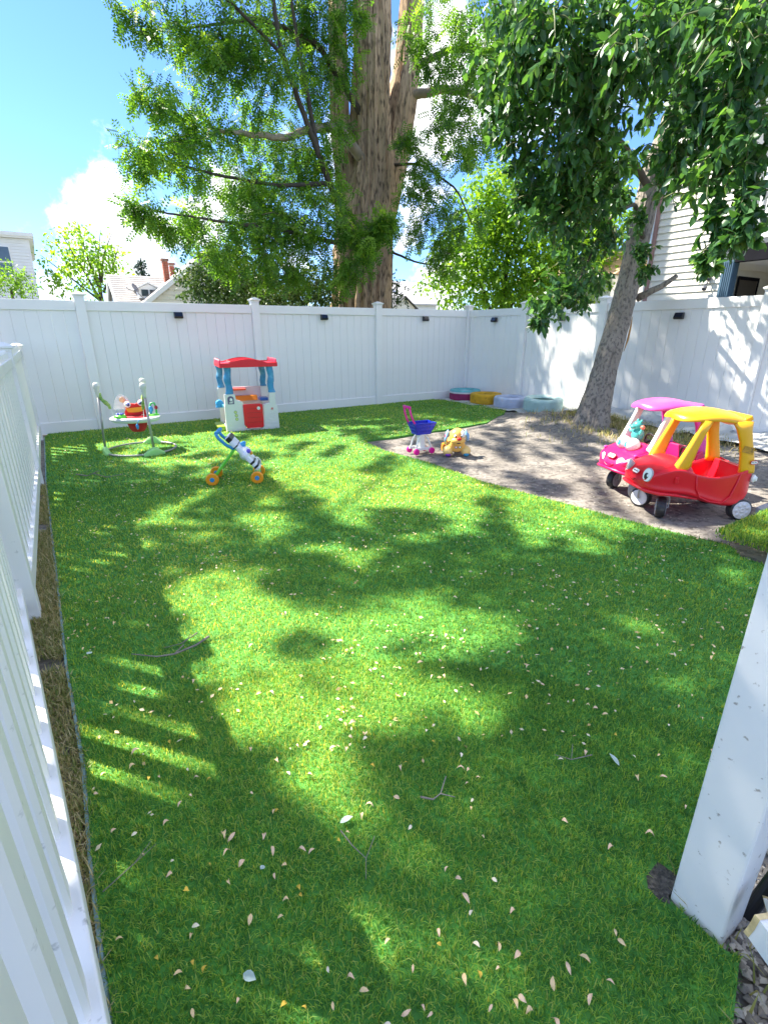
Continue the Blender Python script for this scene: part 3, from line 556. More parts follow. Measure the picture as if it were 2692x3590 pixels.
# ------------------------------------------------------------------ trees
def bark_trunk(name, m, parent, path, radii, ns=72, furrow=.10, freq=(7,1.2), seed=0, flare=None, step=.05):
    path = [Vector(p) for p in path]; L = [0]
    for a, b in zip(path[:-1], path[1:]): L.append(L[-1]+(b-a).length)
    n = max(8, int(L[-1]/step)); t = np.linspace(0, L[-1], n)
    P = np.stack([np.interp(t, L, [p[i] for p in path]) for i in range(3)], -1); r = np.interp(t, L, radii)
    for _ in range(max(2, n//18)): P[1:-1] = (P[:-2]+P[1:-1]*2+P[2:])/4
    T = norm(np.gradient(P, axis=0)); ref = np.array([1.0,0.02,0]); A = norm(ref-T*(T@ref)[:,None]); B = np.cross(T, A)
    th = np.linspace(0, 2*np.pi, ns, endpoint=False); ca, sa = np.cos(th), np.sin(th)
    tt, hh = np.meshgrid(t, th, indexing='ij'); sd = seed*7.3
    q = lambda f, g, o: vnoise(np.stack([np.cos(hh)*f+o+10, np.sin(hh)*f+20+o, tt*g+sd], -1))
    wob = (q(1.2,.5,0)-.5)*.28
    ridge = 1-np.abs(2*q(freq[0]*.5, freq[1]*.5, 3)-1)*1.4; rid2 = 1-np.abs(2*q(freq[0]*1.3, freq[1]*1.6, 7)-1)*1.6
    rad = r[:,None]*(1+wob+furrow*(ridge-.5)+furrow*.5*(rid2-.5))
    if flare: rad *= 1+flare[0]*np.exp(-tt/flare[1])*(.7+.6*q(2.2,.1,5))
    V = P[:,None,:]+rad[...,None]*(A[:,None,:]*ca[None,:,None]+B[:,None,:]*sa[None,:,None])
    I = np.arange(n*ns).reshape(n, ns); J = np.roll(I, -1, 1); F = np.stack([I[:-1], J[:-1], J[1:], I[1:]], -1).reshape(-1, 4)
    return npmesh(name, V.reshape(-1,3), F, m, parent, smooth=True)
def limb(parent, m, pts, r0, r1, name='limb', n=10, sub=10):
    pts = [Vector(p) for p in pts]; L = [0]
    for a, b in zip(pts[:-1], pts[1:]): L.append(L[-1]+(b-a).length)
    k = max(4, int(sub*L[-1])); P = [Vector([np.interp(L[-1]*i/k, L, [p[c] for p in pts]) for c in range(3)]) for i in range(k+1)]
    for _ in range(3): P = [P[0]]+[(P[i-1]+P[i]*2+P[i+1])/4 for i in range(1, k)]+[P[-1]]
    P = [p+Vector((random.uniform(-1,1), random.uniform(-1,1), random.uniform(-1,1)))*r0*.12*(0 < i < k) for i, p in enumerate(P)]
    b = MB(); b.tube(P, [r0+(r1-r0)*i/k for i in range(k+1)], n); return b.build(name, m, parent, smooth=True)
LOCUSTLEAFLETS = []
def spray_template(pairs=5, L=.19, ll=.050, lw=.026):
    V, F = [], []
    def leaf(x, y, a):
        ca, sa = math.cos(a), math.sin(a); o = len(V)
        for u, w in ((0,0),(.45,-.5),(1,0),(.45,.5)):
            X_ = u*ll; Y_ = w*lw; V.append((x+X_*ca-Y_*sa, y+X_*sa+Y_*ca, -.25*abs(y+X_*sa)))
        F.append((o, o+1, o+2, o+3))
    for i in range(pairs):
        x = L*(.15+.75*i/(pairs-1)); leaf(x, .002, R(62)); leaf(x, -.002, R(-62))
    leaf(L*.93, 0, 0); return np.array(V), np.array(F)
SPRAY = spray_template()
ELM = (np.array([(0,0,0),(.28,-.24,.03),(.28,0,-.02),(.28,.24,.03),(.68,-.20,0),(.68,0,-.06),(.68,.20,0),(1,0,-.13)]), np.array([(0,1,2,2),(0,2,3,3),(1,4,5,2),(2,5,6,3),(4,7,5,5),(5,7,6,6)]))
ELM = (ELM[0], np.array([(0,1,2),(0,2,3),(1,4,5),(1,5,2),(2,5,6),(2,6,3),(4,7,5),(5,7,6)]))
QUAD = (np.array([(0,0,0),(.5,-.5*.55,0),(1,0,-.1),(.5,.5*.55,0)]), np.array([(0,1,2,3)]))
def stamp(tmpl, P, X_, Nn, s):
    T, F = tmpl; X_ = norm(X_); Y_ = norm(np.cross(Nn, X_)); Z_ = np.cross(X_, Y_)
    V = P[:,None,:]+s[:,None,None]*(T[None,:,0,None]*X_[:,None,:]+T[None,:,1,None]*Y_[:,None,:]+T[None,:,2,None]*Z_[:,None,:])
    f = F[None]+np.arange(len(P))[:,None,None]*len(T)
    return V.reshape(-1,3), f.reshape(-1, F.shape[1])
def foliage(name, m, parent, blobs, tmpl, per_area, size, rs, droop=.5, twig=.35, per_twig=6, sizev=.3, sub=None, tlo=0, thi=1, twigm=None, keep=None, edge=1.0):
    """leaves set along short twigs that fill the crown lobes"""
    Ps, Xs, Ts = [], [], []; tw = MB()
    if sub:
        n_, k_ = sub; nb_ = []
        for (x, y, z, r) in blobs:
            for _ in range(n_):
                d = rs.normal(size=3); d = d/np.linalg.norm(d)*r*rs.random()**.4*.95; nb_.append((x+d[0], y+d[1], z+d[2]*.9, r*k_*(.6+.8*rs.random())))
        blobs = nb_; per_area = per_area/(n_*k_*k_)
    for (x, y, z, r) in blobs:
        nt_ = max(3, int(per_area*math.pi*r*r/per_twig)); lobe_t = rs.random()
        u = norm(rs.normal(size=(nt_,3))); rr = r*(rs.random((nt_,1))**.45)*edge; st_ = np.array([x,y,z])+u*rr*np.array([1,1,.85])
        dr = norm(u*.7+rs.normal(size=(nt_,3))*.8+np.array([0,0,-droop])); ln = min(twig, r*1.1+.03)*(.6+.8*rs.random((nt_,1)))
        tv = np.clip(.5*rs.random(nt_)+.25*lobe_t+.12, 0, 1)
        for k in range(per_twig):
            t = (k+.5)/per_twig; p = st_+dr*ln*t+np.array([0,0,-droop*.5])*ln*t*t
            Ps.append(p); side = rs.normal(size=(nt_,3)); Xs.append(norm(dr*.55+side*.6+np.array([0,0,-droop]))); Ts.append(np.clip(tv+rs.normal(size=nt_)*.16, 0, 1))
        if twigm is not None:
            for i in range(0, nt_, 2): tw.tube([st_[i], st_[i]+dr[i]*ln[i]*.5, st_[i]+dr[i]*ln[i]+np.array([0,0,-droop*.5])*ln[i]], [.006,.0045,.002], 4, cap=False)
    P = np.concatenate(Ps); X_ = np.concatenate(Xs); tt = np.concatenate(Ts)
    if keep is not None: kk = keep(P); P, X_, tt = P[kk], X_[kk], tt[kk]
    Nn = norm(rs.normal(size=P.shape)*.8+np.array([0,0,1.0])); s = size*(1-sizev+2*sizev*rs.random(len(P)))
    V, F = stamp(tmpl, P, X_, Nn, s)
    o = npmesh(name, V, F, m, parent, tint=np.repeat(tlo+(thi-tlo)*tt, len(tmpl[0]))); o['kind'] = 'stuff'
    if twigm is not None and tw.v:
        q = tw.build('twigs', twigm, parent); q['kind'] = 'stuff'
    return o
BARK1 = mat('furrowed bark', (.40,.285,.18), .95, .28, 3, 1.0, 30, col2=(.10,.07,.045), c2s=20, c2lo=.50, c2hi=.66, stretch=(1,1,.26))
BARK2 = mat('grey scaly bark', (.27,.235,.195), .95, .2, 5, .9, 30, col2=(.13,.115,.10), c2s=34, c2lo=.50, c2hi=.60, stretch=(1,1,.55))
BARKD = mat('dark limb bark', (.07,.058,.045), .95, .25, 6, .5, 40)
BARKP = mat('pale limb bark', (.30,.25,.19), .95, .25, 6, .5, 40)
LOCM = leafmat('locust leaves', [(0,(.035,.10,.016)),(.4,(.065,.17,.022)),(.75,(.13,.27,.03)),(1,(.22,.36,.06))], trans=.5, tboost=2.1)
ELMM = leafmat('elm leaves', [(0,(.022,.07,.024)),(.5,(.045,.13,.038)),(.85,(.09,.22,.058)),(1,(.18,.33,.07))], trans=.38, tboost=2.0, rough=.36, spec=.5)
MIDM = leafmat('maple leaves', [(0,(.06,.15,.016)),(.5,(.13,.27,.025)),(1,(.23,.38,.04))], trans=.48, tboost=2.2)
YEWM = leafmat('yew needles', [(0,(.018,.05,.012)),(.6,(.075,.15,.03)),(1,(.20,.28,.07))], trans=.15)
rt = np.random.default_rng(5)

# --- big locust behind the back fence
BT = thing('locust_tree', (-1.19,2.6,0), 0, 'huge old tree with furrowed trunk right behind the back fence', 'tree')
def rel(o, pts): return [tuple(Vector(p)-Vector(o)) for p in pts]
O = (-1.19,2.6,0)
bark_trunk('trunk', BARK1, BT, rel(O, [(-1.20,2.6,-.1),(-1.19,2.6,2.0),(-1.02,2.6,3.6),(-.86,2.6,4.6),(-.83,2.6,5.8),(-.80,2.6,6.8),(-.76,2.6,9),(-.7,2.6,11.5)]), [.69,.62,.58,.50,.41,.35,.32,.22], ns=190, furrow=.26, freq=(12,.7), flare=(.03,.9), step=.045)
bark_trunk('stem', BARK1, BT, rel(O, [(-.72,2.62,3.4),(-.42,2.62,4.6),(-.12,2.62,5.7),(.12,2.6,6.9),(.24,2.6,8.2),(.5,2.6,11)]), [.30,.34,.33,.27,.25,.16], ns=72, furrow=.26, freq=(9,.6), seed=2)
bark_trunk('stem', BARK1, BT, rel(O, [(-1.15,2.75,3.4),(-1.38,2.8,4.4),(-1.50,2.85,5.8),(-1.42,2.9,8.2),(-1.6,3,11)]), [.22,.22,.20,.17,.12], ns=60, furrow=.26, freq=(9,.6), seed=3)
# old wound on the lower left of the trunk
for pts, a, c_ in (([(-1.0,2.5,4.9),(-1.9,2.1,5.35),(-2.6,1.9,5.2),(-3.3,1.7,4.85),(-4.6,1.5,4.7)], .12, .03),
                   ([(-1.2,2.5,3.0),(-1.9,1.9,3.5),(-2.7,1.5,4.6),(-3.4,1.4,6.0),(-3.7,1.3,7.6)], .075, .03),
                   ([(-2.7,1.5,4.6),(-2.9,1.6,5.8),(-3.2,1.6,7.6)], .05, .02),
                   ([(-3.4,1.4,6.0),(-4.4,1.3,6.5),(-5.3,1.2,6.2)], .035, .012),
                   ([(-1.3,2.4,3.3),(-2.3,1.6,3.15),(-3.6,1.2,3.2),(-5.2,.9,3.2),(-6.1,.7,3.2)], .06, .012),
                   ([(-2.5,1.6,4.2),(-3.6,1.5,4.0),(-4.8,1.4,4.0),(-5.9,1.0,4.0)], .045, .012),
                   ([(-1.1,2.5,5.8),(-2.4,2.0,6.6),(-3.6,1.8,6.6),(-4.9,1.7,6.1)], .07, .015),
                   ([(.05,2.55,6.4),(.5,1.6,6.35),(.7,.6,5.9),(.9,-.3,5.2)], .10, .04),
                   ([(.1,2.5,6.9),(.5,1.5,7.0),(1.0,.2,6.6)], .08, .03),
                   ([(-.4,2.4,5.0),(-.1,1.7,4.9),(.3,.9,4.3),(.5,.6,3.6)], .035, .012),
                   ([(-.5,2.3,3.2),(-.2,1.6,2.9),(.3,1.0,2.8)], .03, .01)):
    limb(BT, BARKD if a < .09 else BARKP, rel(O, pts), a, c_)
lb = [(x-O[0], y-O[1], z, r) for x, y, z, r in LOC]; rb = [(x-O[0], y-O[1], z, r) for x, y, z, r in LOCR]
foliage('foliage', LOCM, BT, lb, SPRAY, 240, 1.15, rt, sub=(9,.36), droop=.45, twig=.38, per_twig=5, twigm=BARKD)
foliage('foliage', LOCM, BT, rb, SPRAY, 230, 1.15, rt, sub=(9,.36), droop=.5, twig=.40, per_twig=5, twigm=BARKD, thi=.85)

# --- unseen leaf layer added high over the yard, cut to leave the sunlit lawn patches
SUNPOLY = [
 [(-7.58,-6.0),(-7.32,-5.83),(-7.01,-6.03),(-7.02,-6.43),(-6.81,-6.74),(-6.59,-6.65),(-6.3,-6.71),(-6.18,-7.04),(-6.04,-7.24),(-6.07,-7.43),(-6.36,-7.37),(-6.55,-7.42),(-6.72,-7.27),(-6.80,-7.30),(-6.62,-7.40),(-6.50,-7.58),(-6.74,-7.72),(-6.93,-7.58),(-7.08,-7.68),(-7.15,-7.80),(-7.27,-7.92),(-7.41,-7.92),(-7.45,-7.74),(-7.42,-7.46),(-7.5,-7.2),(-7.52,-6.79),(-7.56,-6.35)],
 [(-6.85,-5.6),(-6.54,-5.9),(-6.21,-6.28),(-6.31,-6.42),(-6.65,-6.07)],
 [(-6.21,-2.82),(-5.38,-1.3),(-4.2,-2.0),(-4.2,-3.91),(-4.2,-4.74),(-4.2,-5.61),(-4.2,-6.42),(-4.2,-7.3),(-4.58,-7.12),(-4.86,-6.52),(-5.57,-6.27),(-6.04,-6.07),(-6.16,-5.55),(-6.12,-4.56),(-6.31,-4.07)],
 [(-7.5,-1.9),(-6.53,-1.6),(-5.85,-1.2),(-6.0,-3.3),(-7.23,-2.9)],
 [(-7.35,-4.8),(-6.67,-5.0),(-6.40,-5.39),(-6.84,-5.62),(-7.15,-5.4)],
 [(-7.66,-8.0),(-7.47,-8.10),(-7.38,-8.26),(-7.55,-8.26),(-7.74,-8.12)],
 [(-5.26,-1.2),(-3.89,-1.2),(-2.0,-1.2),(-2.2,-2.49),(-3.86,-2.84),(-4.85,-2.58)],
 [(-8.15,-6.72),(-7.5,-7.1),(-7.5,-7.52),(-8.1,-7.3)], [(-8.3,-1.4),(-7.3,-1.5),(-7.3,-2.2),(-8.3,-2.1)],
 [(-8.2,-7.3),(-8.0,-7.3),(-8.0,-7.75),(-8.2,-7.75)], [(-4.3,-3.0),(-1.6,-2.4),(-1.2,-4.6),(-2.6,-7.4),(-4.2,-7.6)] ]
sx, sy, sz = SUN
def ground_hit(P): k = P[:,2]/sz; return P[:,0]-sx*k, P[:,1]-sy*k
def sunlit(x, y):
    m_ = np.zeros(len(x), bool)
    wx = (vnoise(np.stack([x*2.2, y*2.2, x*0+1], -1))-.5)*.20; wy = (vnoise(np.stack([x*2.2, y*2.2, x*0+8], -1))-.5)*.20
    wx = wx+(vnoise(np.stack([x*7, y*7, x*0+41], -1))-.5)*.20; wy = wy+(vnoise(np.stack([x*7, y*7, x*0+51], -1))-.5)*.20
    for p in SUNPOLY: m_ |= inpoly(x+wx, y+wy, p)
    core = inpoly(x+wx, y+wy, SUNPOLY[0])
    for p in ([(-6.90,-5.83),(-6.74,-6.10),(-6.90,-6.28),(-7.03,-6.10)],[(-7.04,-6.80),(-6.88,-7.0),(-7.02,-7.22),(-7.2,-7.05)]): m_ &= ~inpoly(x+wx, y+wy, p)
    n1 = vnoise(np.stack([(x*.9+y*.7)*1.3, (y*.8-x*.8)*3.6, x*0+4], -1))*.72+vnoise(np.stack([x*5.5, y*5.5, x*0+61], -1))*.28; n2 = vnoise(np.stack([x*5, y*5, x*0+14], -1))
    veil = (n1 < .31) & m_ & ~core           # thinner leaf veils across the lit parts
    fleck = (n1 > .66) & (n2 > .35)
    dz = (x > -4.5) & (y > -8) & (y < -2.2); nd = vnoise(np.stack([(x*.5+y*.9)*2.2, (y*.5-x*.9)*6.5, x*0+24], -1)); nd2 = vnoise(np.stack([x*7, y*7, x*0+31], -1))
    m_ = np.where(dz, m_ & (nd+.35*nd2 > .58), m_)
    return (m_ & ~(veil & ~dz)) | (fleck & ~m_ & ~dz & (y > -7.7))
mN = 210000; gx = rt.uniform(-10.5, 2.2, mN); gy = rt.uniform(-10.5, .6, mN); lit = sunlit(gx, gy)
k_ = (~lit | (rt.random(mN) < .02)) & ~((gy > -1.7) & (gx < -.3)) & ~((gy < -5.9) & (gx > -3.7)); gx, gy = gx[k_], gy[k_]; gh = rt.uniform(8.6, 10.4, len(gx))
P = np.stack([gx+sx*gh/sz, gy+sy*gh/sz, gh], -1)
# keep the wall right of the corner partly sunny
wt = P[:,0]/sx; wy_ = P[:,1]-sy*wt; wz = P[:,2]-sz*wt
band = (wz > -.3) & (wz < 1.9) & (wy_ > -3.6+wz*.25) & (wy_ < -.85)
nb = vnoise(np.stack([wy_*3.2+wz*1.5, wz*1.2, wy_*0], -1)); k_ = ~(band & (nb > .40)); P = P[k_]
Xd = rt.normal(size=P.shape); Nn = norm(rt.normal(size=P.shape)*.7+np.array(SUN)); V, F = stamp(QUAD, P-np.array(O), Xd, Nn, .105*(.7+.6*rt.random(len(P))))
tag(npmesh('foliage', V, F, LOCM, BT, tint=np.repeat(rt.random(len(P)), 4)), kind='stuff')
for pts in ([(-1.4,2.8,8),(-4,3.5,9.4),(-8,3,9.7),(-12,0,9.6)], [(-.8,2.6,9),(-3.5,5,9.6),(-7,7,9.6)], [(-5,3.4,9.5),(-9,-.5,9.6),(-11,-4,9.5)], [(-2.5,3.2,8.8),(-5,.5,9.5),(-6.5,-3,9.6)]): limb(BT, BARKD, rel(O, pts), .05, .015, sub=3)  # unseen limbs drawn out to the added leaf layer

# --- leaning tree in the yard
RTR = thing('leaning_tree', (-1.0,-4.1,0), 0, 'leaning grey barked tree with drooping dark leaves inside the yard', 'tree')
O2 = (-1.0,-4.1,0)
bark_trunk('trunk', BARK2, RTR, rel(O2, [(-1.16,-4.12,-.08),(-1.08,-4.10,.35),(-.93,-4.08,.9),(-.74,-4.07,1.6),(-.60,-4.06,2.2),(-.52,-4.07,2.9),(-.46,-4.1,3.5),(-.25,-4.2,4.3),(.05,-4.3,5.2),(.3,-4.3,6.5)]), [.20,.195,.172,.160,.152,.145,.14,.13,.12,.10], ns=90, furrow=.10, freq=(14,5), flare=(.75,.22), seed=4, step=.022)
b = MB(); b.tube(rel(O2, [(-.70,-4.20,1.12),(-.665,-4.215,1.28),(-.625,-4.205,1.46),(-.60,-4.19,1.60)]), [.004,.016,.014,.004], 6); b.build('bark_scar', mat('exposed wood', (.45,.24,.08), .8, .25, 20), RTR)
limb(RTR, BARK2, rel(O2, [(-.50,-4.15,1.85),(-.42,-4.42,1.98),(-.38,-4.62,2.12)]), .055, .03, 'stub_limb')
limb(RTR, BARKD, rel(O2, [(-.47,-4.2,3.4),(-1.0,-4.6,4.2),(-2.2,-5.2,4.6),(-3.6,-5.8,4.2)]), .07, .015)
limb(RTR, BARK2, rel(O2, [(-.3,-4.2,4.0),(-1.2,-5.0,4.6),(-2.6,-6.0,4.2),(-3.9,-6.7,3.7)]), .06, .012)
limb(RTR, BARKD, rel(O2, [(-.47,-4.1,3.2),(-1.4,-4.2,3.6),(-2.6,-4.5,3.6),(-3.6,-4.8,3.2)]), .05, .012)
limb(RTR, BARKD, rel(O2, [(-.55,-4.15,2.6),(-1.4,-4.5,2.9),(-2.3,-4.8,2.6),(-2.9,-4.95,1.9)]), .035, .008)
limb(RTR, BARKP, rel(O2, [(-3.7,-6.6,3.6),(-3.75,-6.75,3.2),(-3.72,-6.6,2.8)]), .012, .005)
rbl = [(x-O2[0], y-O2[1], z, r) for x, y, z, r in RT]
foliage('foliage', ELMM, RTR, rbl, ELM, 1500, .084, rt, sub=(8,.42), droop=.55, twig=.17, per_twig=6, sizev=.28, twigm=mat('green twigs', (.12,.14,.05), .7, .2))
back = [(-1.6+.5,-4.4+.5,3.6,.6),(-2.2+1,-4.6+.4,4.3,.6),(-.6,.2,4.4,.7),(-1.0,-1.4,4.0,.6),(-.2,-.9,5.2,.8),(-1.9,-1.0,4.6,.6),(.4,-1.2,4.2,.6),(.3,-2.2,4.4,.8),(-1.2,-2.2,4.5,.7),(-1.2,-.2,3.2,.45),(-1.7,-.6,2.8,.35)]
foliage('foliage', ELMM, RTR, back, ELM, 800, .09, rt, sub=(8,.42), droop=.5, twig=.25, per_twig=6, thi=.7)

# --- trees and shrubs beyond the fence
def tree(name, label, blobs, m, per, size, trunk=None, bark=BARKD, tm=QUAD, limbs=(), droop=.3, cat='tree', **kw):
    bx = sum(b_[0] for b_ in blobs)/len(blobs); by = sum(b_[1] for b_ in blobs)/len(blobs); o = trunk[0] if trunk else (bx, by, 0)
    T = thing(name, (o[0], o[1], 0), 0, label, cat)
    rl = lambda pts: [(p[0]-o[0], p[1]-o[1], p[2]) for p in pts]
    if trunk: limb(T, bark, rl(trunk), kw.pop('r0', .12), kw.pop('r1', .05), 'trunk', sub=4)
    for l in limbs: limb(T, bark, rl(l), kw.get('lr', .035), .01, sub=4)
    kw.pop('lr', None)
    foliage('foliage', m, T, [(x-o[0], y-o[1], z, r) for x, y, z, r in blobs], tm, per, size, rt, droop=droop, **kw)
    return T
tree('maple_tree', 'bright green bushy tree beyond the back fence between the two trunks', MID, MIDM, 640, .12, [(2.6,2.0,0),(2.8,1.8,1.8),(2.9,1.8,4)], limbs=[[(2.7,1.9,1.6),(3.6,1.2,3),(4.6,.9,3.9)],[(2.7,1.9,1.6),(2.1,2.2,3),(2.2,2.3,4.6)]], twig=.4, per_twig=7)
tree('slender_tree', 'thin airy tree standing far behind the fence left of the chimneyed house', FAR, MIDM, 150, .17, [(-5.3,17.1,0),(-5.4,17.1,2.6),(-5.45,17.1,3.6)],
     limbs=[[(-5.4,17.1,2.6),(-5.9,17.1,3.8),(-6.5,17.1,5.3)],[(-5.4,17.1,2.8),(-5.3,17.1,4.2),(-5.0,17.1,5.4)],[(-5.45,17.1,3.2),(-5.7,17.1,4.4),(-5.8,17.1,5.6)],[(-5.4,17.1,2.6),(-6.6,17.1,3.7),(-7.3,17.1,4.3)],[(-5.3,17.1,3.0),(-4.7,17.1,4.2),(-4.4,17.1,4.9)],[(-5.3,17.1,3.4),(-5.1,17.1,4.4),(-4.6,17.1,5.3)]], lr=.05, r0=.13, r1=.06, twig=.6, per_twig=5, tlo=.2)
tree('round_bush', 'rounded leafy bush against the white building at the far left', BUSH, MIDM, 800, .07, [(-8.3,8.2,0),(-8.3,8.2,2.5)], r0=.05, r1=.03, twig=.25, thi=.7, cat='bush')
tree('yew_shrub', 'dense evergreen shrub with dark inside left of the big trunk', YEW+[(-3.4,3.2,1.9,.8),(-2.4,3.2,1.9,.8),(-4.3,3.2,1.9,.7)], YEWM, 1500, .075, [(-3.6,2.7,0),(-3.6,2.7,2)], twig=.2, per_twig=8, tlo=0, thi=1, cat='shrub')
tree('dark_conifer', 'small dark conifer squeezed beside the big trunk on its right', CON, YEWM, 900, .07, [(-.35,2.5,0),(-.35,2.5,2.6)], r0=.05, r1=.02, twig=.2, thi=.35, cat='conifer')
T = thing('pine_tree', (-1.45,30.7,0), 0, 'distant dark pine top behind the chimneyed house roof', 'tree')
b = MB(); b.tube([(0,0,0),(0,0,5.95)], [.2,.04], 6); b.build('trunk', BARKD, T)
pb = []
for z in np.arange(3.6, 5.95, .22):
    rr = .12+(5.95-z)*.48
    for a in np.arange(0, 6.28, 1.05): pb.append((math.cos(a+z*3)*rr*.6, math.sin(a+z*3)*rr*.6, z-.08, .11+rr*.16))
foliage('foliage', leafmat('pine needles', [(0,(.02,.05,.035)),(1,(.06,.11,.07))], trans=.1), T, pb, QUAD, 160, .16, rt, droop=.1, twig=.2)
# ------------------------------------------------------------------ toys and yard things
def plast(name, c, rough=.33, **k): return mat(name, c, rough, k.pop('var', .04), 3, .02, 90, **k)
RED = plast('red plastic', (.72,.008,.022)); YEL = plast('yellow plastic', (.80,.40,.008)); MAG = plast('magenta plastic', (.62,.006,.10))
PURP = plast('purple roof plastic', (.58,.08,.36)); PINK = plast('pink plastic', (.62,.05,.36)); LGREEN = plast('lime plastic', (.26,.62,.13)); BLUE = plast('blue plastic', (.03,.26,.55))
ORNG = plast('orange plastic', (.85,.30,.015)); HPINK = plast('hot pink plastic', (.75,.01,.28)); DBLUE = plast('royal blue plastic', (.012,.03,.45)); GREENP = plast('green plastic', (.12,.55,.04))
RUBBER = mat('tyre plastic', (.018,.018,.020), .5, .3, 12, .1, 60, col2=(.09,.085,.08), c2s=14, c2lo=.52, c2hi=.75)
WWH = plast('white wheel plastic', (.72,.72,.74)); GREYW = mat('dusty grey plastic', (.30,.30,.30), .6, .15, 8)
LOGORED = plast('logo red', (.55,.02,.03)); LOGOW = plast('logo white', (.85,.83,.80))
def text(name, s, size, m, parent, loc, rot, ext=.0006):
    cu = bpy.data.curves.new(name, 'FONT'); cu.body = s; cu.size = size; cu.extrude = ext; cu.align_x = 'CENTER'; cu.align_y = 'CENTER'; cu.offset = size*.012
    o = bpy.data.objects.new(name, cu); COL.objects.link(o); bpy.context.view_layer.update()
    me = bpy.data.meshes.new_from_object(o.evaluated_get(bpy.context.evaluated_depsgraph_get())); bpy.data.objects.remove(o)
    me.materials.clear(); me.materials.append(m); q = bpy.data.objects.new(name, me); COL.objects.link(q); q.parent = parent; q.location = loc; q.rotation_euler = rot; return q
def rrect(w, h, r, n=4):
    P = []
    for cx, cy, a0 in ((w/2-r,h/2-r,0),(-w/2+r,h/2-r,90),(-w/2+r,-h/2+r,180),(w/2-r,-h/2+r,270)):
        for i in range(n+1): a = R(a0+90*i/n); P.append((cx+r*math.cos(a), cy+r*math.sin(a)))
    return P
def badge(parent, M, size=.075):
    """oval maker's badge: red rim, white field, dark lettering; M places it (local z out, x right)"""
    e = bpy.data.objects.new('badge', None)
    b = MB(); b.prism(rrect(size, size*.50, size*.2), 0, .003); o = b.build('badge', LOGORED, parent); o.matrix_local = M
    b = MB(); b.prism(rrect(size*.86, size*.34, size*.15), .003, .0042); b.build('badge_field', LOGOW, o)
    text('badge_lettering', 'little tikes', size*.165, plast('badge ink', (.02,.02,.03)), o, (0,0,.0045), (0,0,0))
def frame(pos, out_, up=(0,0,1)):
    z = Vector(out_).normalized(); x = Vector(up).cross(z).normalized(); y = z.cross(x)
    return Matrix(((x.x,y.x,z.x,pos[0]),(x.y,y.y,z.y,pos[1]),(x.z,y.z,z.z,pos[2]),(0,0,0,1)))

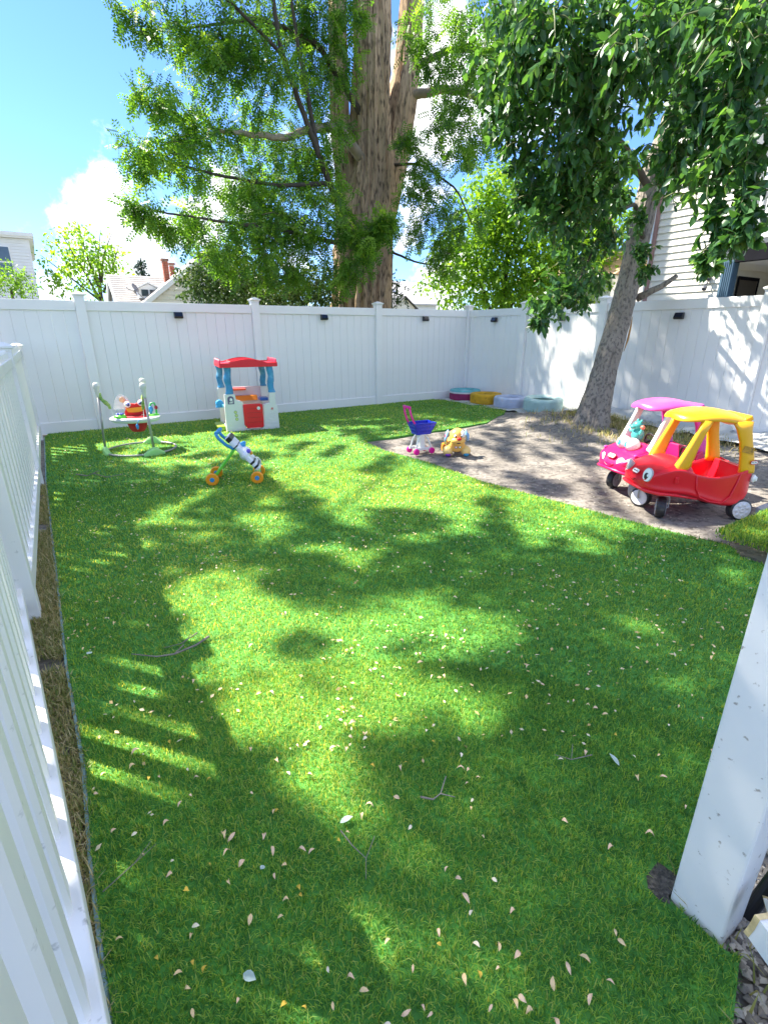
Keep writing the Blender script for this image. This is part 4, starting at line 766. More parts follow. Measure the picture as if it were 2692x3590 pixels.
def ride_car(loc, rz, label, body, roofm, apm, cpm, kind):
    T = thing('ride_on_car', loc, rz, label, 'toy car')
    S = [(.525,.07,.245,.295,.295),(.515,.15,.235,.315,.318),(.485,.195,.222,.345,.352),(.44,.222,.212,.378,.392),(.37,.236,.206,.405,.43),(.28,.240,.20,.425,.47),(.20,.240,.192,.40,.475),(.165,.240,.185,.385,.462),
         (.145,.240,.178,.375,.20),(.05,.240,.145,.352,.175),(-.05,.244,.115,.355,.155),(-.15,.244,.098,.375,.155),(-.215,.240,.105,.40,.20),(-.235,.236,.115,.412,.25),(-.265,.228,.135,.42,.26),(-.292,.215,.17,.422,.40),(-.325,.18,.215,.405,.408),(-.345,.10,.25,.375,.378)]
    rings = []
    for x, w, zb, zr, zf in S:
        h = zr-zb; half = [(0,zb),(w*.55,zb),(w*.86,zb+.008),(w*.99,zb+.035),(w*.985,zb+.05),(w*.955,zb+.075),(w*.965,zb+h*.62),(w*.975,zr-.022),(w*.975,zr-.004),(w*.95,zr+.003),(w*.90,zr-.002),(w*.87,(zr-.02) if zf < zr-.05 else zr+(zf-zr)*.35),(w*.84,zf+.012 if zf < zr-.05 else zr+(zf-zr)*.6),(w*.5,zf+(.0 if zf < zr-.05 else -.006)),(0,zf)]
        rings.append([(x, y, z) for y, z in half]+[(x, -y, z) for y, z in reversed(half[1:-1])])
    b = MB(); b.loft(rings); b.build('body', body, T, smooth=True, sub=1)
    # door outline: raised lip each side
    for s in (-1, 1):
        b = MB(); b.tube([(.150,s*.236,.372),(.135,s*.238,.27),(.10,s*.240,.20),(.02,s*.242,.165),(-.08,s*.243,.15),(-.14,s*.242,.20),(-.17,s*.240,.30),(-.185,s*.237,.38)], .0055, 6); b.build('door_lip', body, T, smooth=True)
    b = MB(); b.tube([(.12,.245,.185),(.30,.245,.218),(.42,.232,.226),(.495,.175,.236),(.53,.07,.250),(.53,-.07,.250),(.495,-.175,.236),(.42,-.232,.226),(.30,-.245,.218),(.12,-.245,.185)], [.006,.011,.014,.014,.014,.014,.014,.014,.011,.006], 8); b.build('front_bumper', body, T, smooth=True)
    # seat back
    b = MB(); b.box((-.235,0,.33), (.03,.34,.17), (0,R(-12),0)); b.build('seat_back', body, T, bevel=.012)
    # roof
    rs_ = [(.305,.05,.785,.012),(.288,.13,.797,.03),(.240,.178,.812,.042),(.16,.200,.826,.052),(.08,.208,.834,.056),(-.02,.208,.830,.056),(-.11,.203,.812,.056),(-.19,.192,.783,.055),(-.235,.165,.750,.045),(-.255,.12,.728,.03)]
    rings = []
    for x, w, z, t in rs_:
        half = [(0,z-t*.7),(w*.7,z-t*.8),(w*.95,z-t*1.1),(w,z-t*.9),(w*.97,z-t*.4),(w*.8,z+.006),(w*.4,z+.022),(0,z+.027)]
        rings.append([(x,y,c) for y, c in half]+[(x,-y,c) for y, c in reversed(half[1:-1])])
    b = MB(); b.loft(rings); b.build('roof', roofm, T, smooth=True, sub=1)
    b = MB(); b.box((-.225,0,.782), (.065,.28,.040), (0,R(28),0)); b.build('roof_spoiler', roofm, T, bevel=.010)
    for s in (-1, 1):
        # windscreen pillar
        st_ = [(.268,.185,.395,.165,.060),(.258,.190,.43,.140,.054),(.230,.193,.49,.100,.044),(.190,.191,.60,.078,.038),(.150,.187,.70,.070,.036),(.118,.182,.785,.080,.036)]
        rings = []
        for x, y, z, lx, ly in st_:
            tilt = .55 if z < .46 else 0
            rings.append([(x+a*lx/2, s*(y+c*ly/2), z-a*lx/2*tilt-.010*c*(z < .46)) for a, c in ((-1,-.6),(-.6,-1),(.6,-1),(1,-.6),(1,.6),(.6,1),(-.6,1),(-1,.6))])
        b = MB(); b.loft(rings); b.build('front_pillar', apm, T, smooth=True)
        st_ = [(-.245,.205,.385,.115,.042),(-.243,.206,.42,.112,.040),(-.222,.203,.52,.100,.036),(-.196,.198,.62,.094,.034),(-.168,.190,.71,.11,.034),(-.148,.182,.775,.15,.034)]
        rings = [[(x+a*lx/2, s*(y+c*ly/2), z) for a, c in ((-1,-.6),(-.8,-1),(.8,-1),(1,-.6),(1,.6),(.8,1),(-.8,1),(-1,.6))] for x, y, z, lx, ly in st_]
        b = MB(); b.loft(rings); cpil = b.build('rear_pillar', cpm, T, smooth=True)
        if kind == 'red':
            TAPE = mat('old tape residue', (.50,.25,.02), .6, .3, 30, col2=(.22,.12,.03), c2s=60, c2lo=.48, c2hi=.6)
            b = MB(); b.box((-.212,s*.2225,.565), (.088,.0016,.05), (0,R(-14),0)); b.build('tape_mark', TAPE, cpil)
        # rear wheel
        b = MB(); b.lathe([(.03,-.03),(.075,-.034),(.086,-.027),(.088,0),(.086,.027),(.075,.034),(.03,.03)], (-.262,s*.205,.088), 'Y', 28); wh = b.build('rear_wheel', RUBBER, T, smooth=False)
        b = MB(); b.lathe([(.0,.030),(.014,.040),(.016,.038),(.022,.036),(.06,.0385),(.070,.039),(.072,.034)], (-.262,s*.205,.088), n=28, rot=(R(-90*s),0,0)); hb = b.build('hub', WWH, wh, smooth=False)
        for k in range(7):
            a = k*2*math.pi/7; b = MB(); b.sphere((-.262+.046*math.cos(a), s*(.205+.037), .088+.046*math.sin(a)), (.016,.006,.016), 8, 5); b.build('hub_dimple', WWH, wh, smooth=True)
    # casters
    cast = (((.33,.15),R(62),False),((.36,-.15),R(-52),True)) if kind == 'red' else (((.335,.15),R(30),True),((.335,-.15),R(20),False))
    for (cx, cy), az, white in cast:
        d = Vector((math.cos(az), math.sin(az), 0)); nrm = Vector((-math.sin(az), math.cos(az), 0)); c = Vector((cx, cy, .084)) - d*.02
        b = MB(); b.tube([(cx,cy,.23),(cx,cy,.187),tuple(Vector((cx,cy,.183))+nrm*.045),tuple(c+nrm*.052+Vector((0,0,.07))),tuple(c+nrm*.052),tuple(c+nrm*.02)], .0065, 7); b.build('caster_fork', METAL, T, smooth=True)
        ro = (R(90), 0, az)
        b = MB(); b.lathe([(.03,-.028),(.070,-.034),(.082,-.026),(.084,0),(.082,.026),(.070,.034),(.03,.028)], c, n=26, rot=ro); wh = b.build('front_wheel', RUBBER if kind == 'red' or white is False else GREYW, T)
        for sd in (-1, 1):
            b = MB(); b.lathe([(0,sd*.036),(.012,sd*.043),(.018,sd*.036),(.060,sd*.038),(.067,sd*.033)], c, n=26, rot=ro); b.build('hub', WWH if white else GREYW, wh)
    # steering wheel
    b = MB(); b.tube([(.125+.022*math.sin(a)*.5, .065*math.cos(a), .475+.065*math.sin(a)) for a in [2*math.pi*i/20 for i in range(20)]], .009, 6, closed=True)
    b.tube([(.165,0,.46),(.125,0,.475)], .012, 6); b.box((.125,0,.475), (.012,.12,.018)); b.build('steering_wheel', BLACK, T, smooth=False)
    # fuel cap knob at the rear corner
    b = MB(); b.lathe([(.0,.0),(.030,.0),(.032,.012),(.024,.018),(.018,.030),(.0,.032)], (-.315,.195,.335), rot=(R(-90),0,R(40)), n=12); b.build('fuel_cap', WHITEP, T)
    # face
    if kind == 'red':
        for s in (-1, 1):
            o_ = Vector((1, s*.42, .22)).normalized(); pz = Vector((.475, s*.152, .355)); M = frame(pz, o_)
            sc = Matrix.Diagonal((.82,1.12,1,1))
            b = MB(); b.lathe([(.0,-.045),(.020,-.04),(.036,-.02),(.050,.0),(.052,.012),(.046,.018),(0,.018)], n=26); e = b.build('eye', mat('grey eye rim', (.42,.44,.44), .4, .05), T); e.matrix_local = M @ sc
            b = MB(); b.lathe([(.0,.018),(.0455,.0182),(.044,.0205),(0,.0215)], n=26); b.build('eye_white', LOGOW, e)
            b = MB(); b.lathe([(.0,.021),(.023,.0215),(0,.0235)], (s*-.004,-.008,0), n=20); b.build('pupil', BLACK, e)
            b = MB(); b.lathe([(.0,.023),(.010,.0235),(0,.0255)], (.012,-.002,0), n=12); b.build('eye_glint', WHITEP, e)
        badge(T, frame((.497,0,.352), (1,0,.75)), .10)
        b = MB(); b.tube([(.524+.0, y, .300-.018*(1-(y/.05)**2)) for y in [-.05,-.03,-.01,.01,.03,.05]], .005, 6); b.build('smile', plast('dark red groove', (.40,.004,.01)), T, smooth=True)
        M = frame((-.272,.229,.47), (-.1,1,0)); badge(T, M, .06)
        b = MB(); b.box((.30,.238,.335), (.03,.012,.05)); b.build('turn_lamp', body, T, bevel=.006)
    else:
        for s in (-1, 1):
            M = frame((.497, s*.125, .325), (1, s*.30, .35))
            b = MB(); b.lathe([(.0,0),(.040,0),(.041,.004),(.036,.006),(0,.007)], n=24); b.build('headlight', LOGOW, T).matrix_local = M
            b = MB(); b.sphere((.42,s*.205,.395), (.02,.014,.014), 10, 6); b.build('turn_lamp', PINK, T, smooth=True)
            # eyeballs on the hood
            b = MB(); b.sphere((.350,s*.055,.463), (.066,.064,.060), 16, 10); b.build('eyeball', WHITEP, T, smooth=True)
            M = frame((.412,s*.045,.470), (1,-s*.05,.18)); b = MB(); b.lathe([(.0,0),(.022,-.003),(.022,.001),(0,.004)], n=18); q = b.build('iris', plast('blue iris', (.05,.27,.50)), T); q.matrix_local = M @ Matrix.Diagonal((.75,1.15,1,1))
        badge(T, frame((.500,0,.362), (1,0,.85)), .10)
        b = MB(); b.tube([(.527-.25*y*y*0, y, .300-.030*(1-(y/.065)**2)) for y in [-.065,-.045,-.02,0,.02,.045,.065]], .006, 6); b.build('smile', plast('dark magenta groove', (.42,.004,.07)), T, smooth=True)
    return T
car_r = ride_car((-3.60,-6.856,-.012), R(148), 'red and yellow ride-on toy car with cartoon eyes, nearest the camera', RED, YEL, YEL, YEL, 'red')
car_p = ride_car((-3.28,-6.36,-.012), R(160), 'magenta ride-on toy car with white windscreen pillars and purple roof, behind the red one', MAG, PURP, WHITEP, PINK, 'pink')
TEAL = plast('teal plastic', (.06,.36,.33))
TD = thing('teal_toy_figure', (-3.50,-6.25,.47), R(150), 'small teal toy creature propped behind the magenta car windscreen', 'toy')
b = MB(); b.sphere((0,0,.05), (.055,.05,.06)); b.build('body', TEAL, TD, smooth=True)
b = MB(); b.sphere((.01,0,.135), (.048,.045,.042)); b.sphere((.055,0,.125), (.025,.026,.018)); b.build('head', TEAL, TD, smooth=True)
for s in (-1, 1):
    b = MB(); b.tube([(0,s*.04,.08),(.02,s*.085,.07),(.03,s*.11,.12)], [.018,.016,.012], 8); b.build('arm', TEAL, TD, smooth=True)
    b = MB(); b.sphere((0,s*.03,.175), (.012,.012,.016), 8, 6); b.build('ear', TEAL, TD, smooth=True)
b = MB(); b.sphere((.03,.115,.135), .02, 10, 7); b.build('ball', plast('coral plastic', (.55,.16,.10)), TD, smooth=True)

# tyres
def tyre(loc, R0, h, m1, label, rz=0, top=None, band=None, tilt=(0,0)):
    T = thing('painted_tyre', loc, 0, label, 'tyre', 'painted tyres lined up in the fence corner', rot=(tilt[0], tilt[1], rz))
    pr = [(R0*.60,h*.12),(R0*.80,h*.02),(R0*.93,h*.04),(R0*.985,h*.16)]
    for i in range(7):      # circumferential ribs
        z = h*(.18+.64*i/7); pr += [(R0*1.0,z),(R0*1.0,z+h*.065),(R0*.982,z+h*.072),(R0*.982,z+h*.086)]
    pr += [(R0*.985,h*.84),(R0*.93,h*.96),(R0*.80,h*.99),(R0*.66,h*.93),(R0*.60,h*.88),(R0*.575,h*.80),(R0*.60,h*.76),(R0*.86,h*.6),(R0*.86,h*.3),(R0*.58,h*.2)]
    pr.append(pr[0])
    if top is None:
        b = MB(); b.lathe(pr, n=56); b.build('casing', m1, T, smooth=False)
    else:
        b = MB(); b.lathe([p for p in pr[:26]]+[(R0*.93,h*.66),(R0*.8,h*.66)], n=56); b.build('casing', m1, T)
        b = MB(); b.lathe([(R0*.8,h*.68),(R0*1.001,h*.68),(R0*1.003,h*.80),(R0*.98,h*.82)], n=56); b.build('painted_band', band, T)
        b = MB(); b.lathe([(R0*.99,h*.80),(R0*.985,h*.86),(R0*.93,h*.97),(R0*.80,h*1.0),(R0*.66,h*.94),(R0*.60,h*.88),(R0*.575,h*.80),(R0*.60,h*.76),(R0*.9,h*.7)], n=56); b.build('sidewall', top, T)
    return T
worn = dict(rough=.7, var=.15)
tyre((-.37,-.42,.0), .335, .235, mat('magenta tyre paint', (.26,.02,.10), .7, .25, 6, .2), 'tyre painted turquoise on top and dark magenta round the side, in the corner', 0, mat('turquoise tyre paint', (.13,.42,.45), .7, .2, 8), mat('pale pink paint', (.60,.56,.58), .7, .1))
tyre((-.40,-1.10,.0), .325, .22, mat('yellow tyre paint', (.62,.34,.012), .65, .2, 6, .3, col2=(.35,.20,.02), c2s=18, c2lo=.6, c2hi=.7), 'mustard yellow painted tyre second from the corner')
tyre((-.41,-1.80,.0), .33, .225, mat('periwinkle tyre paint', (.48,.52,.66), .7, .2, 5, .3, col2=(.58,.55,.62), c2s=5, c2lo=.55, c2hi=.62), 'periwinkle and lavender painted tyre third from the corner')
tyre((-.43,-2.60,.035), .345, .25, mat('mint tyre paint', (.40,.56,.53), .7, .1, 6, .3, col2=(.62,.70,.68), c2s=10, c2lo=.55, c2hi=.7), 'pale mint painted tyre nearest the leaning tree', tilt=(R(2),R(-2)))

# landscape fabric along the right fence
FAB = mat('landscape fabric', (.50,.50,.48), .85, .15, 4, .4, 20, col2=(.25,.25,.25), c2s=9, c2lo=.58, c2hi=.7)
ny_, nx_ = 90, 12; yy = np.linspace(-3.0, -7.4, ny_); vv = []
for y in yy:
    w = .35+.20*vnoise(np.array([[y*1.7,3,0]]))[0]+.28*max(0, (-4.4-y)/2.5)
    for j in range(nx_):
        t = j/(nx_-1); x = -.03-w*t; z = dirt_h(np.array(x), np.array(y))+.025+.16*(1-t)**3*vnoise(np.array([[y*2.1,8,1]]))[0]+.09*(vnoise(np.array([[y*5.5,x*7,2]]))[0])*(1-.4*t)
        vv.append((x, y, float(z)))
I = np.arange(ny_*nx_).reshape(ny_, nx_); F = np.stack([I[:-1,:-1], I[1:,:-1], I[1:,1:], I[:-1,1:]], -1).reshape(-1, 4)
tag(npmesh('landscape_fabric', np.array(vv), F, FAB, smooth=True), 'crumpled grey white landscape fabric bunched along the foot of the right fence', 'fabric')
yy = np.linspace(-.1, -3.0, 40); vv = []
for y in yy:
    for j in range(6):
        t = j/5; vv.append((-.02-.80*t-.1*vnoise(np.array([[y*4,1,0]]))[0]*t, y, .02+.03*vnoise(np.array([[y*6,t*4,2]]))[0]+float(dirt_h(np.array(-.4), np.array(y)))))
I = np.arange(40*6).reshape(40, 6); F = np.stack([I[:-1,:-1], I[1:,:-1], I[1:,1:], I[:-1,1:]], -1).reshape(-1, 4)
tag(npmesh('landscape_fabric', np.array(vv), F, FAB, smooth=True), 'pale ground fabric showing under the row of painted tyres', 'fabric')

# puppy ride-on
PU = thing('puppy_ride_on', (-3.86,-4.18,-.008), R(240), 'orange yellow ride-on puppy with red nose and blue ears on the dirt', 'toy')
PUY = plast('apricot plastic', (.82,.46,.10)); PUL = plast('pale yellow plastic', (.86,.60,.20)); PURV = plast('violet plastic', (.14,.02,.30)); CYB = plast('teal blue plastic', (.02,.25,.42)); LBL = plast('light blue plastic', (.25,.48,.78))
b = MB(); b.loft([[(x, w*math.cos(a), zc+hh*math.sin(a)) for a in [2*math.pi*i/16 for i in range(16)]] for x, w, zc, hh in ((-.22,.05,.13,.04),(-.18,.085,.125,.07),(-.05,.09,.12,.07),(.06,.11,.12,.075),(.12,.11,.115,.075),(.155,.08,.11,.06))]); b.build('body', PUY, PU, smooth=True, sub=1)
b = MB(); b.sphere((.11,0,.235), (.092,.094,.098), 20, 14); b.sphere((.165,0,.19), (.062,.090,.050), 18, 10); b.sphere((.14,0,.16), (.07,.085,.045), 18, 10); b.build('head', PUY, PU, smooth=True)
b = MB(); b.sphere((.232,0,.222), (.020,.030,.018), 14, 8); b.build('nose', plast('nose red', (.60,.01,.01)), PU, smooth=True)
b = MB(); b.sphere((.212,0,.172), (.016,.030,.009), 12, 6); b.build('mouth', BLACK, PU, smooth=True)
b = MB(); b.sphere((.150,.05,.262), (.046,.034,.048), 12, 8); b.build('eye_patch', LOGOW, PU, smooth=True)
for s in (-1, 1):
    b = MB(); b.sphere((.186,s*.036,.248), (.014,.017,.020), 12, 8); e = b.build('eye', LOGOW, PU, smooth=True)
    b = MB(); b.sphere((.198,s*.034,.244), (.006,.009,.012), 10, 6); b.build('pupil', BLACK, e, smooth=True)
    b = MB(); b.sphere((.07,s*.122,.235), (.04,.020,.075), 14, 10, rot=(R(s*14),0,0)); b.build('ear', LBL, PU, smooth=True)
    b = MB(); b.sphere((.11,s*.110,.06), (.075,.060,.062), 16, 10); b.build('front_leg', PUL, PU, smooth=True)
    b = MB(); b.sphere((.155,s*.11,.02), (.038,.036,.024), 12, 8); b.build('paw', PURV if s < 0 else CYB, PU, smooth=True)
    b = MB(); b.lathe([(.02,-.018),(.048,-.022),(.052,0),(.048,.022),(.02,.018)], (-.15,s*.115,.052), 'Y', 22); b.build('rear_wheel', ORNG, PU, smooth=False)
b = MB(); b.sphere((.075,-.128,.215), (.03,.018,.045), 10, 8); b.build('inner_ear', plast('pink red plastic', (.7,.04,.12)), PU, smooth=True)
b = MB(); b.sphere((.075,.136,.215), (.028,.016,.05), 10, 8); b.build('inner_ear', BLUE, PU, smooth=True)
for y, c in ((-.018,(.35,.10,.28)),(.028,(.12,.35,.10))):
    b = MB(); b.lathe([(0,0),(.018,0),(.018,.004),(.013,.005),(0,.005)], (.158,y,.112), rot=(0,R(80),0), n=16); o = b.build('button', plast('button', c), PU)
    b = MB(); b.lathe([(0,.0052),(.011,.0055),(0,.006)], (.158,y,.112), rot=(0,R(80),0), n=12); b.build('button_print', LOGOW, o)
b = MB(); b.b(-.12,.02,-.118,-.10,.10,.17); b.build('leaf_panel', PUL, PU, bevel=.006)
b = MB(); b.sphere((-.04,-.121,.15), (.022,.004,.012), 10, 6, rot=(0,R(40),0)); b.sphere((-.01,-.121,.13), (.022,.004,.012), 10, 6, rot=(0,R(-50),0)); b.build('leaf_print', GREENP, PU)

# shopping cart
SC = thing('toy_shopping_cart', (-4.20,-3.93,-.008), R(-6), 'toy shopping cart with royal blue basket, white frame and hot pink handle', 'toy cart')
def hoop(z, x0, x1, w, n=5): return [(x0,-w,z),(x1,-w,z),(x1,w,z),(x0,w,z)]
B0 = dict(x0=-.085, x1=.10, w=.060, z=.245); B1 = dict(x0=-.135, x1=.155, w=.095, z=.375)
def lerp(t): return {k: B0[k]+(B1[k]-B0[k])*t for k in B0}
b = MB()
q = B0; b.b(q['x0'], q['x1'], -q['w'], q['w'], q['z']-.006, q['z']+.002)
for t, r_ in ((0,.008),(.33,.005),(.66,.005),(1,.010)):
    q = lerp(t); P = [(q['x0'],-q['w'],q['z']),(q['x1'],-q['w'],q['z']),(q['x1'],q['w'],q['z']),(q['x0'],q['w'],q['z'])]; b.tube([P[0],P[1],P[2],P[3]], r_, 6, closed=True)
a_, c_ = lerp(.05), lerp(.97)
for i in range(9):
    u = i/8
    for s in (-1, 1): b.tube([(a_['x0']+(a_['x1']-a_['x0'])*u, s*a_['w'], a_['z']), (c_['x0']+(c_['x1']-c_['x0'])*u, s*c_['w'], c_['z'])], .0055, 5)
for i in range(6):
    u = i/5
    for k in ('x0','x1'): b.tube([(a_[k], a_['w']*(2*u-1), a_['z']), (c_[k], c_['w']*(2*u-1), c_['z'])], .0055, 5)
for t in (.16, .5, .84):       # flat bands that close the basket walls
    q = lerp(t); h_ = .030
    for s in (-1, 1): b.b(q['x0'], q['x1'], s*q['w']-.0015, s*q['w']+.0015, q['z']-h_/2, q['z']+h_/2)
    for k in ('x0','x1'): b.b(q[k]-.0015, q[k]+.0015, -q['w'], q['w'], q['z']-h_/2, q['z']+h_/2)
b.build('basket', DBLUE, SC)
for s in (-1, 1):
    b = MB(); b.tube([(-.10,s*.068,.075),(-.075,s*.062,.17),(-.03,s*.055,.235),(.03,s*.055,.235),(.075,s*.062,.17),(.11,s*.068,.075)], .011, 7); b.b(-.12,.125,s*.068-.012,s*.068+.012,.052,.080); b.build('side_frame', WHITEP, SC, smooth=False)
b = MB(); b.b(-.030,.030,-.05,.05,.06,.24); b.b(-.05,.05,-.062,.062,.058,.075); b.build('centre_panel', WHITEP, SC, bevel=.006)
for x in (-.105, .11):
    for s in (-1, 1):
        b = MB(); b.lathe([(.008,-.016),(.030,-.017),(.038,-.010),(.038,.010),(.030,.017),(.008,.016)], (x,s*.088,.038), 'Y', 20); b.build('wheel', HPINK, SC)
for s in (-1, 1):
    b = MB(); b.tube([(-.12,s*.080,.365),(-.155,s*.078,.42),(-.185,s*.072,.50),(-.20,s*.066,.570)], .0125, 8); b.build('handle_bar', HPINK, SC, smooth=True)
b = MB(); b.tube([(-.20,-.075,.575),(-.20,.075,.575)], .017, 10); b.build('handle_grip', HPINK, SC, smooth=True)

# zebra push walker
WK = thing('push_walker', (-6.55,-4.085,.012), R(-23.5), 'zebra faced baby push walker with blue handle and orange wheels on the turf', 'walker')
X0 = -.21     # local x measured from the left wheel
for s in (0, .27):
    for x in (0, .42):
        b = MB(); b.lathe([(.012,-.020),(.052,-.022),(.060,-.012),(.060,.012),(.052,.022),(.012,.020)], (X0+x, s, .060), 'Y', 26); w_ = b.build('wheel', ORNG, WK)
        b = MB(); b.lathe([(0,.020),(.010,.028),(.020,.026),(.024,.018)], (X0+x, s, .060), n=16, rot=(R(90),0,0)); b.build('hub', BLUE, w_)
for s in (.035, .235):
    b = MB(); b.loft([[(X0+x+a*.027, s+c*.022, z+a*.016) for a, c in ((-1,-1),(1,-1),(1,1),(-1,1))] for x, z in ((.015,.065),(.06,.13),(.16,.25),(.225,.335))]); b.build('leg', GREENP, WK, bevel=.006)
b = MB(); b.b(X0-.008,X0+.008,.0,.27,.054,.066); b.b(X0+.06,X0+.075,.04,.23,.125,.15); b.build('axle', GREENP, WK)
b = MB(); b.b(X0+.39,X0+.44,.03,.24,.055,.12); b.build('front_foot', LGREEN, WK, bevel=.012)
hp = [(.205,.32),(.14,.385),(.085,.44),(.065,.475),(.085,.498)]
b = MB()
for s in (.045,.225): b.tube([(X0+.235,s,.33),(X0+.15,s,.385),(X0+.09,s,.45),(X0+.072,s,.490)], .016, 8)
b.tube([(X0+.072,.045,.492),(X0+.10,.09,.512),(X0+.105,.135,.516),(X0+.10,.18,.512),(X0+.072,.225,.492)], .018, 8); b.build('handle', BLUE, WK, smooth=True)
pa = Vector((X0+.165,0,.455)); pb_ = Vector((X0+.445,0,.130)); dv = (pb_-pa).normalized(); nv = Vector((-dv.z,0,dv.x)); nv = nv if nv.x > 0 else -nv
def slab(t0, t1, y0, y1, off, th, name, m, parent=WK, bev=.006):
    c = pa+(pb_-pa)*((t0+t1)/2)+nv*(off+th/2); L = (pb_-pa).length*(t1-t0); b = MB()
    Mx = Matrix(((dv.x,0,nv.x),(0,1,0),(dv.z,0,nv.z))); b.box((c.x,(y0+y1)/2,c.z), (L,y1-y0,th), Mx); return b.build(name, m, parent, bevel=bev)
ZW = plast('zebra white', (.74,.76,.84))
pan = slab(0, 1, .03, .24, -.028, .050, 'zebra_panel', ZW, bev=.014)
slab(.02,.13,.022,.248,-.024,.052,'stripe',BLACK,pan,.008); slab(.76,.81,.024,.246,-.026,.053,'stripe',BLACK,pan); slab(.88,.93,.024,.246,-.026,.053,'stripe',BLACK,pan); slab(.27,.30,.026,.244,-.0275,.0515,'stripe',BLACK,pan)
c = pa+(pb_-pa)*.56
b = MB(); b.sphere((c.x-.005,.135,c.z-.0), (.058,.118,.066), 18, 12); b.build('muzzle', ZW, WK, smooth=True)
b = MB(); b.sphere((c.x+.032,.07,c.z+.035), (.022,.03,.022), 10, 8); b.build('toy_roller', plast('violet roller', (.12,.08,.55)), WK, smooth=True)
b = MB(); b.sphere((c.x+.052,.09,c.z+.012), (.018,.02,.018), 10, 8); b.build('toy_roller', ORNG, WK, smooth=True)
b = MB(); b.lathe([(.0,.0),(.035,.0),(.03,.02),(.012,.05),(0,.052)], (pa+(pb_-pa)*.38+nv*.02+Vector((0,.17,0))), rot=(0,R(40),0), n=8); b.build('toy_star', BLUE, WK)
b = MB(); b.tube([pa+(pb_-pa)*.72+nv*.03+Vector((0,.09,0)), pa+(pb_-pa)*.80+nv*.055+Vector((0,.12,0)), pa+(pb_-pa)*.90+nv*.05+Vector((0,.14,0)), pa+(pb_-pa)*.97+nv*.02+Vector((0,.15,0))], .007, 6); b.build('toy_loop', WHITEP, WK, smooth=True)

# baby jumper
JP = thing('baby_jumper', (-7.07,-1.95,.012), 0, 'baby jumper seat with red crab face hanging in a green footed grey tube frame', 'baby jumper')
TUBE = mat('brushed grey tube', (.36,.35,.34), .4, .06, metallic=.5)
b = MB(); b.tube([(.40*math.cos(a), .40*math.sin(a), .022) for a in [2*math.pi*i/40 for i in range(40)]], .013, 8, closed=True); b.build('base_ring', TUBE, JP, smooth=True)
KNOB = plast('ivory plastic', (.68,.68,.60)); GTOP = plast('soft green plastic', (.22,.48,.26)); FOOT = plast('light green plastic', (.34,.66,.24)); STRAP = mat('green patterned strap', (.34,.46,.12), .8, .2, 30, col2=(.16,.33,.08), c2s=40, c2lo=.5, c2hi=.6)
for a in (R(62), R(183), R(-78)):
    ca, sa = math.cos(a), math.sin(a); tx, ty = -sa, ca
    st_ = [(-.12,.018,.035),(-.10,.024,.045),(-.05,.05,.085),(0,.055,.105),(.05,.05,.085),(.10,.024,.045),(.12,.018,.035)]
    rings = []
    for u, dp, hh in st_:
        cx, cy = .40*math.cos(a+u/.40), .40*math.sin(a+u/.40)
        nx2, ny2 = math.cos(a+u/.40), math.sin(a+u/.40)
        rings.append([(cx+nx2*k1*.032, cy+ny2*k1*.032, z_) for k1, z_ in ((-1,0),(1,0),(1,hh*.7),(.5,hh),(-.5,hh),(-1,hh*.7))])
    b = MB(); b.loft(rings); b.build('foot', FOOT, JP, bevel=.008)
    p0 = Vector((.40*ca,.40*sa,.07)); p1 = Vector((.372*ca,.372*sa,.70))
    b = MB(); b.tube([p0, p1], .0135, 10); b.build('pole', TUBE, JP, smooth=True)
    b = MB(); b.lathe([(.016,-.02),(.020,0),(.022,.04),(.030,.05),(.024,.07),(.034,.085),(.039,.11),(.034,.135),(.018,.148),(0,.150)], p1, n=18); kn = b.build('pole_cap', KNOB, JP, smooth=True)
    b = MB(); b.sphere(p1+Vector((-.004*ca,-.004*sa,.130)), (.026,.026,.022), 12, 8); b.build('cap_button', GTOP, kn, smooth=True)
    b = MB(); q0 = p1+Vector((-.02*ca,-.02*sa,.03)); q1 = Vector((.24*ca,.24*sa,.42)); 
    pts = [q0+(q1-q0)*t+Vector((ca,sa,0))*.02*math.sin(t*9) for t in [i/8 for i in range(6)]]
    b.tube(pts, [.017,.023,.017,.025,.018,.014], 8); b.build('strap', STRAP, JP, smooth=True)
    b = MB(); b.tube([pts[-1], q1], .004, 5); b.build('cord', WHITEP, JP)
TRAY = plast('frosted tray plastic', (.70,.71,.68))
def oval(r, z, k=12, e=3): return [(r*1.0*math.cos(t)*(1+.05*math.cos(3*t-3.4)), r*math.sin(t)*(1+.05*math.cos(3*t-3.4)), z) for t in [2*math.pi*i/36 for i in range(36)]]
b = MB(); b.loft([oval(.25,.375), oval(.265,.385), oval(.285,.415), oval(.275,.428), oval(.17,.424), oval(.13,.415), oval(.12,.385), oval(.25,.375)], cap=False); b.build('tray', TRAY, JP, smooth=True)
SEATR = mat('red fabric', (.52,.02,.03), .8, .2, 12, .3)
b = MB(); b.lathe([(.02,.235),(.07,.245),(.10,.29),(.125,.40),(.128,.425)], n=22); b.build('seat', SEATR, JP, smooth=True)
TH = R(-98)     # which way the face looks
cf, sf = math.cos(TH), math.sin(TH)
def F_(x, y, z): return (-y*sf*-1*0 + x*(-sf) + y*cf, x*cf + y*sf, z)   # x: to the viewer's right, y: toward the viewer
b = MB(); P = [(-.150,.43),(-.150,.47),(-.125,.515),(-.135,.55),(-.118,.595),(-.085,.60),(-.055,.57),(0,.562),(.04,.57),(.07,.605),(.105,.612),(.132,.585),(.135,.545),(.16,.515),(.165,.47),(.165,.43)]
